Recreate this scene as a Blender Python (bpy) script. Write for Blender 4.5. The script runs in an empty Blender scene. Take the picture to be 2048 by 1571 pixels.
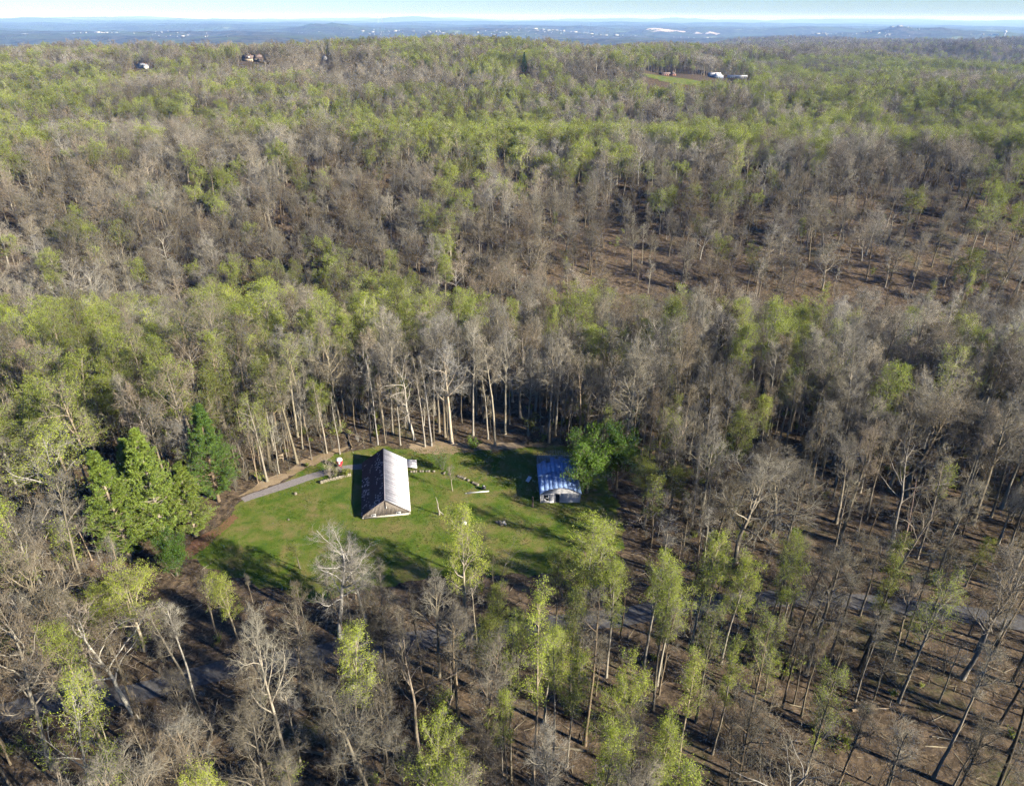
import bpy, math, random
import numpy as np
from mathutils import Matrix, Vector, Euler

R = math.radians
random.seed(7)
scene = bpy.context.scene
C = scene.collection

# ------------------------------------------------------------------ camera
CAM_H, FPX, PITCH, ROLL = 82.0, 1422.0, R(27.9), R(0.2)
cam_d = bpy.data.cameras.new('camera')
cam = bpy.data.objects.new('camera', cam_d)
C.objects.link(cam)
cam_d.sensor_width = 36.0
cam_d.lens = 36.0 * FPX / 2048.0
cam_d.clip_start = 1.0
cam_d.clip_end = 150000.0
cam.location = (0, 0, CAM_H)
cam.matrix_world = (Matrix.Translation((0, 0, CAM_H)) @ Matrix.Rotation(math.pi / 2 - PITCH, 4, 'X')
                    @ Matrix.Rotation(ROLL, 4, 'Z'))
scene.camera = cam

# ------------------------------------------------------------------ sky, sun, exposure
SUN_EL = R(25.5)
SHADOW = np.array([-0.875, 0.484])                      # direction shadows fall on the ground
sun_vec = Vector((-SHADOW[0] * math.cos(SUN_EL), -SHADOW[1] * math.cos(SUN_EL), math.sin(SUN_EL)))
world = bpy.data.worlds.new('World')
scene.world = world
world.use_nodes = True
wn = world.node_tree.nodes
wn.clear()
w_out = wn.new('ShaderNodeOutputWorld')
w_bg = wn.new('ShaderNodeBackground')
w_sky = wn.new('ShaderNodeTexSky')
w_sky.sky_type = 'NISHITA'
w_sky.sun_disc = False
w_sky.sun_elevation = SUN_EL
w_sky.sun_rotation = math.atan2(sun_vec.x, sun_vec.y)
w_sky.altitude = 100
w_sky.air_density = 1.0
w_sky.dust_density = 0.0
w_sky.ozone_density = 5.0
w_bg.inputs['Strength'].default_value = 0.05
w_tint = wn.new('ShaderNodeMix')
w_tint.data_type = 'RGBA'; w_tint.blend_type = 'MULTIPLY'
w_tint.inputs[0].default_value = 1.0
w_tint.inputs[7].default_value = (0.70, 0.86, 1.14, 1)
world.node_tree.links.new(w_sky.outputs[0], w_tint.inputs[6])
world.node_tree.links.new(w_tint.outputs[2], w_bg.inputs['Color'])
world.node_tree.links.new(w_bg.outputs[0], w_out.inputs['Surface'])

sun_d = bpy.data.lights.new('sun', 'SUN')
sun_d.energy = 5.0
sun_d.angle = R(0.53)
sun_d.color = (1.0, 0.91, 0.77)
sun = bpy.data.objects.new('sun', sun_d)
C.objects.link(sun)
sun.rotation_euler = sun_vec.to_track_quat('Z', 'Y').to_euler()
sun.location = (60, -40, 150)

vs = scene.view_settings
vs.view_transform = 'Standard'
vs.look = 'None'
vs.exposure = 1.62
vs.gamma = 1.0
vs.use_curve_mapping = False
cy = scene.cycles
cy.max_bounces = 3
cy.diffuse_bounces = 0
cy.glossy_bounces = 2
cy.transmission_bounces = 3
cy.volume_bounces = 0
cy.use_denoising = True
cy.denoising_prefilter = 'NONE'
cy.use_adaptive_sampling = True
cy.adaptive_threshold = 0.03


# ------------------------------------------------------------------ geometry of the view (for measuring places off the photo)
def at(px, py, z=0.0):
    u = (px - 1024) / FPX
    v = (785.5 - py) / FPX
    u, v = u * math.cos(ROLL) - v * math.sin(ROLL), v * math.cos(ROLL) + u * math.sin(ROLL)
    d = np.array([u, math.cos(PITCH) + v * math.sin(PITCH), -math.sin(PITCH) + v * math.cos(PITCH)])
    t = (z - CAM_H) / d[2]
    return np.array([d[0] * t, d[1] * t, z])


def project(x, y, z):
    x = np.asarray(x, float); y = np.asarray(y, float); z = np.asarray(z, float) - CAM_H
    depth = y * math.cos(PITCH) - z * math.sin(PITCH)
    up = y * math.sin(PITCH) + z * math.cos(PITCH)
    dd = np.maximum(depth, 0.5)
    u, v = x / dd, up / dd
    u, v = u * math.cos(ROLL) + v * math.sin(ROLL), v * math.cos(ROLL) - u * math.sin(ROLL)
    return 1024 + u * FPX, 785.5 - v * FPX, depth


# ------------------------------------------------------------------ terrain
def _hash(ix, iy, s):
    n = (ix.astype(np.int64) * 374761393 + iy.astype(np.int64) * 668265263 + s * 974634777) & 0x7fffffff
    n = ((n ^ (n >> 13)) * 1274126177) & 0x7fffffff
    return ((n ^ (n >> 16)) & 0xffff) / 65535.0


def vnoise(x, y, s=0):
    x = np.asarray(x, float); y = np.asarray(y, float)
    ix, iy = np.floor(x), np.floor(y)
    fx, fy = x - ix, y - iy
    fx = fx * fx * (3 - 2 * fx); fy = fy * fy * (3 - 2 * fy)
    a = _hash(ix, iy, s); b = _hash(ix + 1, iy, s); c = _hash(ix, iy + 1, s); d = _hash(ix + 1, iy + 1, s)
    return (a * (1 - fx) + b * fx) * (1 - fy) + (c * (1 - fx) + d * fx) * fy - 0.5


PROF = np.array([(-90000, 0), (152, 0), (174, -3), (216, -21), (238, -21), (300, -2), (352, 13), (394, 14), (445, 3), (500, 2),
                 (600, 12), (750, 18), (950, 27), (1150, 28), (1350, 19), (1800, -20), (2600, -80), (4000, -100), (90000, -100)], float)
_ty = np.arange(-400, 6000, 4.0)
_tz = np.interp(_ty, PROF[:, 0], PROF[:, 1])
_k = np.hanning(15); _k /= _k.sum()
_tzs = np.convolve(np.pad(_tz, 7, mode='edge'), _k, 'valid')
HILLS = [  # x, y, height, rx, ry
    (-2360, 10000, 62, 360, 900), (-2150, 10200, 30, 600, 900), (2000, 10800, 62, 400, 700), (2650, 10900, 40, 330, 700),
    (3900, 8000, 62, 620, 900), (4700, 8300, 42, 800, 900), (5200, 6000, 30, 900, 700), (-900, 9000, 18, 1500, 500),
    (900, 7600, 14, 900, 400), (2500, 5600, 18, 900, 500),
    (-760, 1180, -8, 200, 260), (-620, 1150, 5, 110, 190), (-470, 1100, -18, 120, 220), (-300, 1230, 2, 150, 200), (-60, 1200, 3, 110, 200), (130, 1150, -12, 130, 260), (330, 1000, -14, 120, 260),
    (560, 1500, 12, 210, 160), (1050, 2150, 24, 330, 200), (1900, 2900, 30, 520, 260), (800, 2700, 16, 380, 220), (2900, 3900, 34, 700, 300), (1500, 3700, 22, 600, 260)]


RPROF = np.array([(0, 0), (700, 8), (1000, 6), (2000, -20), (3300, -38), (4600, -52), (7000, -100), (90000, -100)], float)


def terrain(x, y):
    x = np.asarray(x, float); y = np.asarray(y, float)
    r = np.hypot(x, y)
    side = np.clip(x / np.maximum(y, 1), -0.9, 0.9)
    yy = np.where(y > 0, 0.75 * y + 0.25 * r, y)
    yy = yy + np.clip((y - 170) / 150, 0, 1) * (vnoise(x / 160.0, y / 260.0, 3) * 46)
    yy = yy + np.clip((y - 800) / 400, 0, 1) * (vnoise(x / 330.0, 0.3, 13) * 420)
    z = np.interp(yy, _ty, _tzs)
    # to the right the land falls away slowly, ridge after ridge
    kr = np.clip((side - 0.12) / 0.25, 0, 1) * np.clip((r - 650) / 500, 0, 1)
    kr = kr * kr * (3 - 2 * kr)
    z = z * (1 - kr) + kr * np.interp(r, RPROF[:, 0], RPROF[:, 1])
    k = np.clip((y - 165) / 160, 0, 1)
    z = z + k * (vnoise(x / 90.0, y / 90.0, 1) * 8 + vnoise(x / 260.0, y / 200.0, 2) * 18 * np.clip(y / 900, 0.2, 1.0))
    km = np.clip((y - 450) / 300, 0, 1) * np.clip((5200 - y) / 800, 0, 1)
    z = z + km * (np.abs(vnoise(x / 520.0 + 3, y / 230.0, 14)) * -2 + .5) * 21 * np.clip(y / 1200, .6, 1.6)
    z = z + np.clip((y - 600) / 400, 0, 1) * np.clip((2200 - y) / 500, 0, 1) * np.clip(-side, 0, 1) * -2
    kf = np.clip((r - 3600) / 2500, 0, 1)
    z = z + kf * (vnoise(x / 900.0, y / 700.0, 5) * 62 + vnoise(x / 2600.0, y / 1500.0, 6) * 80)
    kff = np.clip((r - 18000) / 20000, 0, 1)
    z = z + kff * (vnoise(x / 3800.0, y / 4000.0, 7) * 260 + vnoise(x / 1500.0, y / 3000.0, 8) * 90 + 10)
    for hx, hy, hh, rx, ry in HILLS:
        e = np.exp(-((x - hx) / rx) ** 2 - ((y - hy) / ry) ** 2)
        z = z + hh * e * (1 + vnoise(x / rx * 3.5, y / ry * 3.0, 9) * .9)
    return z


# ------------------------------------------------------------------ mesh helpers
class MB:
    """collects vertices and faces, builds one mesh"""

    def __init__(s):
        s.v = []; s.q = []; s.t = []; s.qm = []; s.tm = []; s.n = 0; s.at = []

    def add(s, verts, quads=None, tris=None, mat=0, att=None):
        verts = np.asarray(verts, float).reshape(-1, 3)
        if quads is not None and len(quads):
            q = np.asarray(quads, np.int64).reshape(-1, 4) + s.n
            s.q.append(q); s.qm.append(np.full(len(q), mat))
        if tris is not None and len(tris):
            t = np.asarray(tris, np.int64).reshape(-1, 3) + s.n
            s.t.append(t); s.tm.append(np.full(len(t), mat))
        s.v.append(verts); s.n += len(verts)
        s.at.append(np.zeros(len(verts)) if att is None else np.broadcast_to(att, (len(verts),)).astype(float))
        return s

    def box(s, c, size, rz=0.0, mat=0, att=None, rx=0.0, ry=0.0, jit=0.0):
        h = np.array(size, float) / 2
        p = np.array([(x, y, z) for x in (-1, 1) for y in (-1, 1) for z in (-1, 1)], float) * h
        if jit:
            p += np.random.uniform(-jit, jit, p.shape)
        m = np.array(Euler((rx, ry, rz)).to_matrix())
        p = p @ m.T + np.array(c, float)
        s.add(p, quads=[(0, 1, 3, 2), (4, 6, 7, 5), (0, 4, 5, 1), (2, 3, 7, 6), (0, 2, 6, 4), (1, 5, 7, 3)], mat=mat, att=att)
        return s

    def prism(s, poly, axis_from, axis_to, mat=0, att=None):
        """poly: list of 3-vectors (planar), extruded by vector axis_to-axis_from"""
        poly = np.asarray(poly, float); d = np.asarray(axis_to, float) - np.asarray(axis_from, float)
        n = len(poly)
        v = np.vstack([poly, poly + d])
        tr = [(0, i + 1, i) for i in range(1, n - 1)] + [(n, n + i, n + i + 1) for i in range(1, n - 1)]
        qd = [(i, (i + 1) % n, n + (i + 1) % n, n + i) for i in range(n)]
        s.add(v, quads=qd, tris=tr, mat=mat, att=att)
        return s

    def tube(s, pts, rad, S=8, mat=0, caps=True, att=None):
        pts = np.asarray(pts, float)
        v, q = tubes(pts[None], np.asarray(rad, float)[None], S)
        n = len(pts)
        tr = []
        if caps:
            tr = [(0, i, i + 1) for i in range(1, S - 1)] + [((n - 1) * S, (n - 1) * S + i + 1, (n - 1) * S + i) for i in range(1, S - 1)]
        s.add(v, quads=q, tris=tr, mat=mat, att=att)
        return s

    def lathe(s, prof, c=(0, 0, 0), S=16, mat=0):
        a = np.arange(S) * 2 * np.pi / S
        v = np.array([(r * math.cos(t), r * math.sin(t), z) for r, z in prof for t in a]) + np.array(c)
        q = [(k * S + i, k * S + (i + 1) % S, (k + 1) * S + (i + 1) % S, (k + 1) * S + i) for k in range(len(prof) - 1) for i in range(S)]
        n = len(prof) - 1
        tr = [(0, i + 1, i) for i in range(1, S - 1)] + [(n * S, n * S + i, n * S + i + 1) for i in range(1, S - 1)]
        s.add(v, quads=q, tris=tr, mat=mat)
        return s

    def mesh(s, name, mats, smooth=False, attr=None):
        v = np.vstack(s.v)
        q = np.vstack(s.q) if s.q else np.zeros((0, 4), np.int64)
        t = np.vstack(s.t) if s.t else np.zeros((0, 3), np.int64)
        me = bpy.data.meshes.new(name)
        nq, nt = len(q), len(t)
        me.vertices.add(len(v)); me.vertices.foreach_set('co', v.astype(np.float32).ravel())
        me.loops.add(nq * 4 + nt * 3)
        me.loops.foreach_set('vertex_index', np.concatenate([q.ravel(), t.ravel()]).astype(np.int32))
        me.polygons.add(nq + nt)
        me.polygons.foreach_set('loop_start', np.concatenate([np.arange(nq) * 4, nq * 4 + np.arange(nt) * 3]).astype(np.int32))
        mi = np.concatenate((s.qm or [np.zeros(0)]) + (s.tm or [np.zeros(0)])).astype(np.int32)
        me.polygons.foreach_set('material_index', mi)
        if smooth:
            me.polygons.foreach_set('use_smooth', np.ones(nq + nt, bool))
        if attr:
            a = me.attributes.new(attr, 'FLOAT', 'POINT')
            a.data.foreach_set('value', np.concatenate(s.at).astype(np.float32))
        for m in (mats if isinstance(mats, (list, tuple)) else [mats]):
            me.materials.append(m)
        me.update(); me.validate()
        return me

    def build(s, name, mats, parent=None, smooth=False, attr=None):
        o = bpy.data.objects.new(name, s.mesh(name, mats, smooth, attr))
        C.objects.link(o)
        if parent is not None:
            o.parent = parent
        return o


def empty(name, loc, rz=0.0):
    o = bpy.data.objects.new(name, None)
    o.empty_display_size = 0.3
    C.objects.link(o)
    o.location = loc
    o.rotation_euler = (0, 0, rz)
    return o


def tag(o, label=None, cat=None, group=None, kind=None):
    if label: o['label'] = label
    if cat: o['category'] = cat
    if group: o['group'] = group
    if kind: o['kind'] = kind
    return o


def ordinal(n):
    ones = ['', 'first', 'second', 'third', 'fourth', 'fifth', 'sixth', 'seventh', 'eighth', 'ninth', 'tenth', 'eleventh', 'twelfth', 'thirteenth', 'fourteenth', 'fifteenth', 'sixteenth', 'seventeenth', 'eighteenth', 'nineteenth']
    tens = ['', '', 'twenty', 'thirty', 'forty', 'fifty', 'sixty', 'seventy', 'eighty', 'ninety']
    if n < 20: return ones[n]
    t, o = divmod(n, 10)
    if t >= 10: return str(n) + 'th'
    return tens[t] + '-' + ones[o] if o else tens[t][:-1] + 'ieth'


def norm(a):
    return a / np.maximum(np.linalg.norm(a, axis=-1, keepdims=True), 1e-9)


def frame(t):
    ref = np.where(np.abs(t[..., 2:3]) > 0.8, np.array([1.0, 0, 0]), np.array([0, 0, 1.0]))
    a = norm(np.cross(t, ref))
    return a, np.cross(t, a)


def tubes(P, Rr, S):
    N, K1, _ = P.shape
    a, b = frame(norm(P[:, -1] - P[:, 0]))
    ang = np.arange(S) * 2 * np.pi / S
    off = np.cos(ang)[None, :, None] * a[:, None, :] + np.sin(ang)[None, :, None] * b[:, None, :]
    V = P[:, :, None, :] + Rr[:, :, None, None] * off[:, None, :, :]
    n = np.arange(N)[:, None, None]; k = np.arange(K1 - 1)[None, :, None]; i = np.arange(S)[None, None, :]
    base = (n * K1 + k) * S
    q = np.stack([base + i, base + (i + 1) % S, base + S + (i + 1) % S, base + S + i], -1).reshape(-1, 4)
    return V.reshape(-1, 3), q


def cones(P0, P1, r, S=3):
    N = len(P0)
    a, b = frame(norm(P1 - P0))
    ang = np.arange(S) * 2 * np.pi / S
    ring = P0[:, None, :] + r[:, None, None] * (np.cos(ang)[None, :, None] * a[:, None, :] + np.sin(ang)[None, :, None] * b[:, None, :])
    V = np.concatenate([ring, P1[:, None, :]], 1)
    n = np.arange(N)[:, None] * (S + 1); i = np.arange(S)[None, :]
    t = np.stack([n + i, n + (i + 1) % S, np.broadcast_to(n + S, (N, S))], -1).reshape(-1, 3)
    return V.reshape(-1, 3), t


def grow(rng, start, d, L, K, up, wob):
    P = [start]; p = start; d = norm(d)
    for k in range(K):
        d = norm(d + np.array([0, 0, 1.0]) * up + rng.normal(0, wob, d.shape))
        p = p + d * (L / K)[:, None]
        P.append(p)
    return np.stack(P, 1)


def spawn(rng, P, Rr, n, t0, t1, a0, a1):
    N, K1, _ = P.shape
    K = K1 - 1
    t = t0 + (t1 - t0) * (np.arange(n)[None, :] + rng.uniform(0, 1, (N, n))) / n
    f = np.clip(t, 0, 0.999) * K
    k = f.astype(int); f = f - k
    ni = np.arange(N)[:, None]
    s = P[ni, k] * (1 - f[..., None]) + P[ni, k + 1] * f[..., None]
    r = Rr[ni, k] * (1 - f) + Rr[ni, k + 1] * f
    tan = norm(P[ni, k + 1] - P[ni, k])
    a, b = frame(tan)
    az = rng.uniform(0, 2 * np.pi, (N, 1)) + np.arange(n)[None, :] * 2.4 + rng.normal(0, .5, (N, n))
    an = rng.uniform(a0, a1, (N, n))
    d = np.cos(an)[..., None] * tan + np.sin(an)[..., None] * (np.cos(az)[..., None] * a + np.sin(az)[..., None] * b)
    return s.reshape(-1, 3), d.reshape(-1, 3), r.ravel(), t.ravel(), np.repeat(np.arange(N), n)


# ------------------------------------------------------------------ materials
def mat_new(name):
    m = bpy.data.materials.new(name)
    m.use_nodes = True
    nt = m.node_tree
    b = nt.nodes['Principled BSDF']
    b.inputs['Roughness'].default_value = 0.85
    b.inputs['Specular IOR Level'].default_value = 0.25
    return m, nt, b


def N(nt, typ, **kw):
    n = nt.nodes.new(typ)
    for k, v in kw.items():
        if isinstance(k, str) and hasattr(n, k):
            setattr(n, k, v)
    return n


def ramp(nt, fac, stops, k=1.0):
    n = nt.nodes.new('ShaderNodeValToRGB')
    stops = [(p, tuple(v * k for v in c)) for p, c in stops]
    el = n.color_ramp.elements
    while len(el) < len(stops):
        el.new(0.5)
    for e, (p, c) in zip(el, stops):
        e.position = p; e.color = (*c, 1)
    nt.links.new(fac, n.inputs[0])
    return n.outputs[0]


def noise(nt, scale, detail=4, rough=0.6, coord=None, dist=0.0):
    n = nt.nodes.new('ShaderNodeTexNoise')
    n.inputs['Scale'].default_value = scale
    n.inputs['Detail'].default_value = detail
    n.inputs['Roughness'].default_value = rough
    n.inputs['Distortion'].default_value = dist
    if coord is not None:
        nt.links.new(coord, n.inputs['Vector'])
    return n.outputs['Fac']


def mixc(nt, fac, a, b, mode='MIX'):
    n = nt.nodes.new('ShaderNodeMix')
    n.data_type = 'RGBA'; n.blend_type = mode
    for sock, v in ((n.inputs[0], fac), (n.inputs[6], a), (n.inputs[7], b)):
        if isinstance(v, bpy.types.NodeSocket):
            nt.links.new(v, sock)
        elif isinstance(v, (tuple, list)):
            sock.default_value = (*v, 1)
        else:
            sock.default_value = v
    return n.outputs[2]


def math_n(nt, op, a, b=None, c=None, clamp=False):
    n = nt.nodes.new('ShaderNodeMath'); n.operation = op; n.use_clamp = clamp
    for s, v in zip(n.inputs, (a, b, c)):
        if v is None: continue
        if isinstance(v, bpy.types.NodeSocket): nt.links.new(v, s)
        else: s.default_value = v
    return n.outputs[0]


def pos(nt):
    return nt.nodes.new('ShaderNodeNewGeometry').outputs['Position']


def objc(nt):
    return nt.nodes.new('ShaderNodeTexCoord').outputs['Object']


def bump(nt, b, h, strength=0.3, dist=0.05):
    n = nt.nodes.new('ShaderNodeBump')
    n.inputs['Strength'].default_value = strength; n.inputs['Distance'].default_value = dist
    nt.links.new(h, n.inputs['Height']); nt.links.new(n.outputs[0], b.inputs['Normal'])


def tint_attr(nt):
    n = nt.nodes.new('ShaderNodeAttribute')
    n.attribute_type = 'INSTANCER'; n.attribute_name = 'tint'
    return n.outputs['Fac']


def simple(name, col, rough=0.85, nscale=3.0, var=0.35, spec=0.25, metal=0.0, obj=True):
    m, nt, b = mat_new(name)
    c = objc(nt) if obj else pos(nt)
    f = noise(nt, nscale, 5, 0.65, c)
    col = tuple(x * .82 for x in col)
    lo = tuple(x * (1 - var) for x in col); hi = tuple(min(1, x * (1 + var)) for x in col)
    nt.links.new(ramp(nt, f, [(0.3, lo), (0.7, hi)]), b.inputs['Base Color'])
    b.inputs['Roughness'].default_value = rough
    b.inputs['Specular IOR Level'].default_value = spec
    b.inputs['Metallic'].default_value = metal
    return m


def bark_mat(name, dark, mid, pale, nscale=1.2):
    m, nt, b = mat_new(name)
    t = tint_attr(nt)
    f = noise(nt, nscale, 4, 0.6, objc(nt))
    v = math_n(nt, 'ADD', math_n(nt, 'MULTIPLY', t, 0.85), math_n(nt, 'MULTIPLY', math_n(nt, 'SUBTRACT', f, 0.5), 0.7), clamp=True)
    rnd = nt.nodes.new('ShaderNodeObjectInfo').outputs['Random']
    hue = ramp(nt, rnd, [(0.0, (1.08, 0.97, 0.86)), (0.35, (0.98, 1.0, 0.92)), (0.65, (0.94, 0.98, 1.02)), (1.0, (1.0, 0.99, 0.93))])
    nt.links.new(mixc(nt, 1.0, ramp(nt, v, [(0.0, dark), (0.5, mid), (1.0, pale)], .80), hue, 'MULTIPLY'), b.inputs['Base Color'])
    b.inputs['Roughness'].default_value = 0.9
    b.inputs['Specular IOR Level'].default_value = 0.15
    return m


def leaf_mat(name, stops, nscale=0.35, trans=0.4, spread=0.5):
    m, nt, b = mat_new(name)
    t = tint_attr(nt)
    f = noise(nt, nscale, 3, 0.6, objc(nt))
    v = math_n(nt, 'ADD', t, math_n(nt, 'MULTIPLY', math_n(nt, 'SUBTRACT', f, 0.5), spread), clamp=True)
    col = ramp(nt, v, stops, .90)
    nt.links.new(col, b.inputs['Base Color'])
    b.inputs['Roughness'].default_value = 0.6
    tr = nt.nodes.new('ShaderNodeBsdfTranslucent')
    nt.links.new(mixc(nt, 1.0, col, (1.0, 1.0, 0.6), 'MULTIPLY'), tr.inputs['Color'])
    mx = nt.nodes.new('ShaderNodeMixShader'); mx.inputs[0].default_value = trans
    nt.links.new(b.outputs[0], mx.inputs[1]); nt.links.new(tr.outputs[0], mx.inputs[2])
    nt.links.new(mx.outputs[0], nt.nodes['Material Output'].inputs['Surface'])
    return m


M = {}
M['bark'] = bark_mat('bark', (0.09, 0.073, 0.051), (0.265, 0.225, 0.165), (0.54, 0.49, 0.40))
M['bark_pale'] = bark_mat('bark_pale', (0.17, 0.145, 0.115), (0.36, 0.325, 0.275), (0.62, 0.58, 0.52), 1.2)
M['bark_red'] = bark_mat('bark_red', (0.16, 0.09, 0.06), (0.32, 0.20, 0.14), (0.45, 0.33, 0.25), 2.0)
M['twig'] = bark_mat('twig', (0.098, 0.084, 0.062), (0.238, 0.214, 0.166), (0.42, 0.39, 0.335), 0.3)
M['leaf'] = leaf_mat('leaf_spring', [(0.0, (0.165, 0.185, 0.040)), (0.35, (0.25, 0.30, 0.046)), (0.7, (0.34, 0.415, 0.052)), (1.0, (0.43, 0.50, 0.062))])
M['leaf_deep'] = leaf_mat('leaf_deep', [(0.0, (0.045, 0.10, 0.015)), (0.5, (0.10, 0.195, 0.022)), (1.0, (0.18, 0.31, 0.032))])
M['needle'] = leaf_mat('needle', [(0.0, (0.05, 0.125, 0.035)), (0.45, (0.155, 0.25, 0.045)), (0.8, (0.25, 0.335, 0.055)), (1.0, (0.30, 0.31, 0.08))], trans=0.3, spread=0.7)


# ------------------------------------------------------------------ tree prototypes: (trunk mesh, crown mesh, nominal height, crown half-width)
def make_tree(seed, H=26.0, r0=0.30, base=0.48, top=0.92, n1=16, ang=(30, 55), W=4.4, up1=0.10, wob1=0.10, n2=8, n3=6, n4=8, tw=0.020,
              leaves=0, leaf=0.2, wobt=0.02, shape='oval', twl=0.95, leafm='leaf', barkm='bark', twigm='twig', lean=0.0, leaf_t=0.0):
    rng = np.random.default_rng(seed)
    tr, cr = MB(), MB()
    K = 12
    P0 = grow(rng, np.zeros((1, 3)), np.array([[lean, lean * 0.3, 1.0]]), np.array([H * top]), K, 0.03, wobt)
    tt = np.linspace(0, 1, K + 1)
    R0 = (r0 * (1 - tt) ** 0.75 + 0.035)[None]
    R0[0, 0] *= 1.35
    v, q = tubes(P0, R0, 7); tr.add(v, q)
    b0 = base / top
    s, d, r, t, _ = spawn(rng, P0, R0, n1, b0, 0.985, R(ang[0]), R(ang[1]))
    u = (t - b0) / (1 - b0)
    d = norm(d + np.array([0, 0, 1.0]) * (0.12 + 0.4 * u[:, None]))
    if shape == 'oval':
        L = W * (0.62 + 1.25 * u * (1 - u) ** 0.7) * (1.15 - 0.35 * u)
    elif shape == 'vase':
        L = W * (1.35 - 0.75 * u)
    elif shape == 'round':
        L = W * (1.1 - 0.35 * u)
    else:
        L = W * (1.0 - 0.8 * u)
    L = L * rng.uniform(0.7, 1.25, len(L)) * 1.15
    r1 = np.minimum(r * 0.6, 0.02 + L * 0.017)
    K1 = 7
    P1 = grow(rng, s, d, L, K1, up1, wob1)
    t1 = np.linspace(0, 1, K1 + 1)[None]
    R1 = r1[:, None] * (1 - 0.8 * t1) + 0.008
    v, q = tubes(P1, R1, 5); tr.add(v, q)
    # leader as one more limb source
    s, d, r, t, pi = spawn(rng, P1, R1, n2, 0.22, 0.99, R(28), R(62))
    L2 = L[pi] * (0.55 - 0.28 * t) * rng.uniform(0.6, 1.3, len(t))
    r2 = np.minimum(r * 0.75, 0.012 + L2 * 0.011)
    P2 = grow(rng, s, d, L2, 4, up1 * 1.1, wob1 * 1.4)
    t2 = np.linspace(0, 1, 5)[None]
    R2 = r2[:, None] * (1 - 0.75 * t2) + 0.004
    v, q = tubes(P2, R2, 4); cr.add(v, q)
    s, d, r, t, pi = spawn(rng, P2, R2, n3, 0.15, 0.99, R(25), R(65))
    L3 = np.clip(L2[pi] * rng.uniform(0.35, 0.75, len(t)), 0.35, 2.2)
    P3 = grow(rng, s, d, L3, 2, up1 * 1.2, wob1 * 1.6)
    R3 = np.broadcast_to(np.array([1.25, 0.9, 0.5]) * tw, (len(t), 3))
    v, q = tubes(P3, R3, 3); cr.add(v, q)
    if n4:
        s4, d4, r4, t4, _ = spawn(rng, P3, R3, n4, 0.1, 0.98, R(20), R(60))
        L4 = twl * rng.uniform(0.45, 1.2, len(t4))
        d4 = norm(d4 + np.array([0, 0, 0.25]) + rng.normal(0, 0.12, d4.shape))
        P4 = s4 + d4 * L4[:, None]
        v, tri = cones(s4, P4, np.full(len(t4), tw * 0.62)); cr.add(v, tris=tri)
    if leaves:
        src0, src1 = (s4, P4) if n4 else (P3[:, 0], P3[:, 2])
        ii = rng.integers(0, len(src0), leaves)
        f = rng.uniform(0.2, 1.05, leaves)[:, None]
        c = src0[ii] * (1 - f) + src1[ii] * f + rng.normal(0, 0.12 + leaf_t, (leaves, 3))
        add_leaves(cr, rng, c, leaf, 1)
    tm = tr.mesh('trunk', [M[barkm]], True)
    cm = cr.mesh('crown', [M[twigm], M[leafm]])
    return tm, cm, H, W


def add_leaves(mb, rng, c, size, mat):
    n = len(c)
    nrm = norm(rng.normal(0, 1, (n, 3)) + np.array([0, 0, 0.7]))
    a, b = frame(nrm)
    th = rng.uniform(0, 2 * np.pi, n)[:, None]
    a, b = np.cos(th) * a + np.sin(th) * b, -np.sin(th) * a + np.cos(th) * b
    L = size * rng.uniform(0.6, 1.3, n)[:, None]
    w = L * 0.42
    v = np.stack([c - a * L * 0.5, c + b * w + nrm * L * 0.12, c + a * L * 0.5, c - b * w + nrm * L * 0.12], 1).reshape(-1, 3)
    k = np.arange(n)[:, None] * 4
    t = np.concatenate([np.hstack([k, k + 1, k + 2]), np.hstack([k, k + 2, k + 3])])
    mb.add(v, tris=t, mat=mat)


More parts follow.
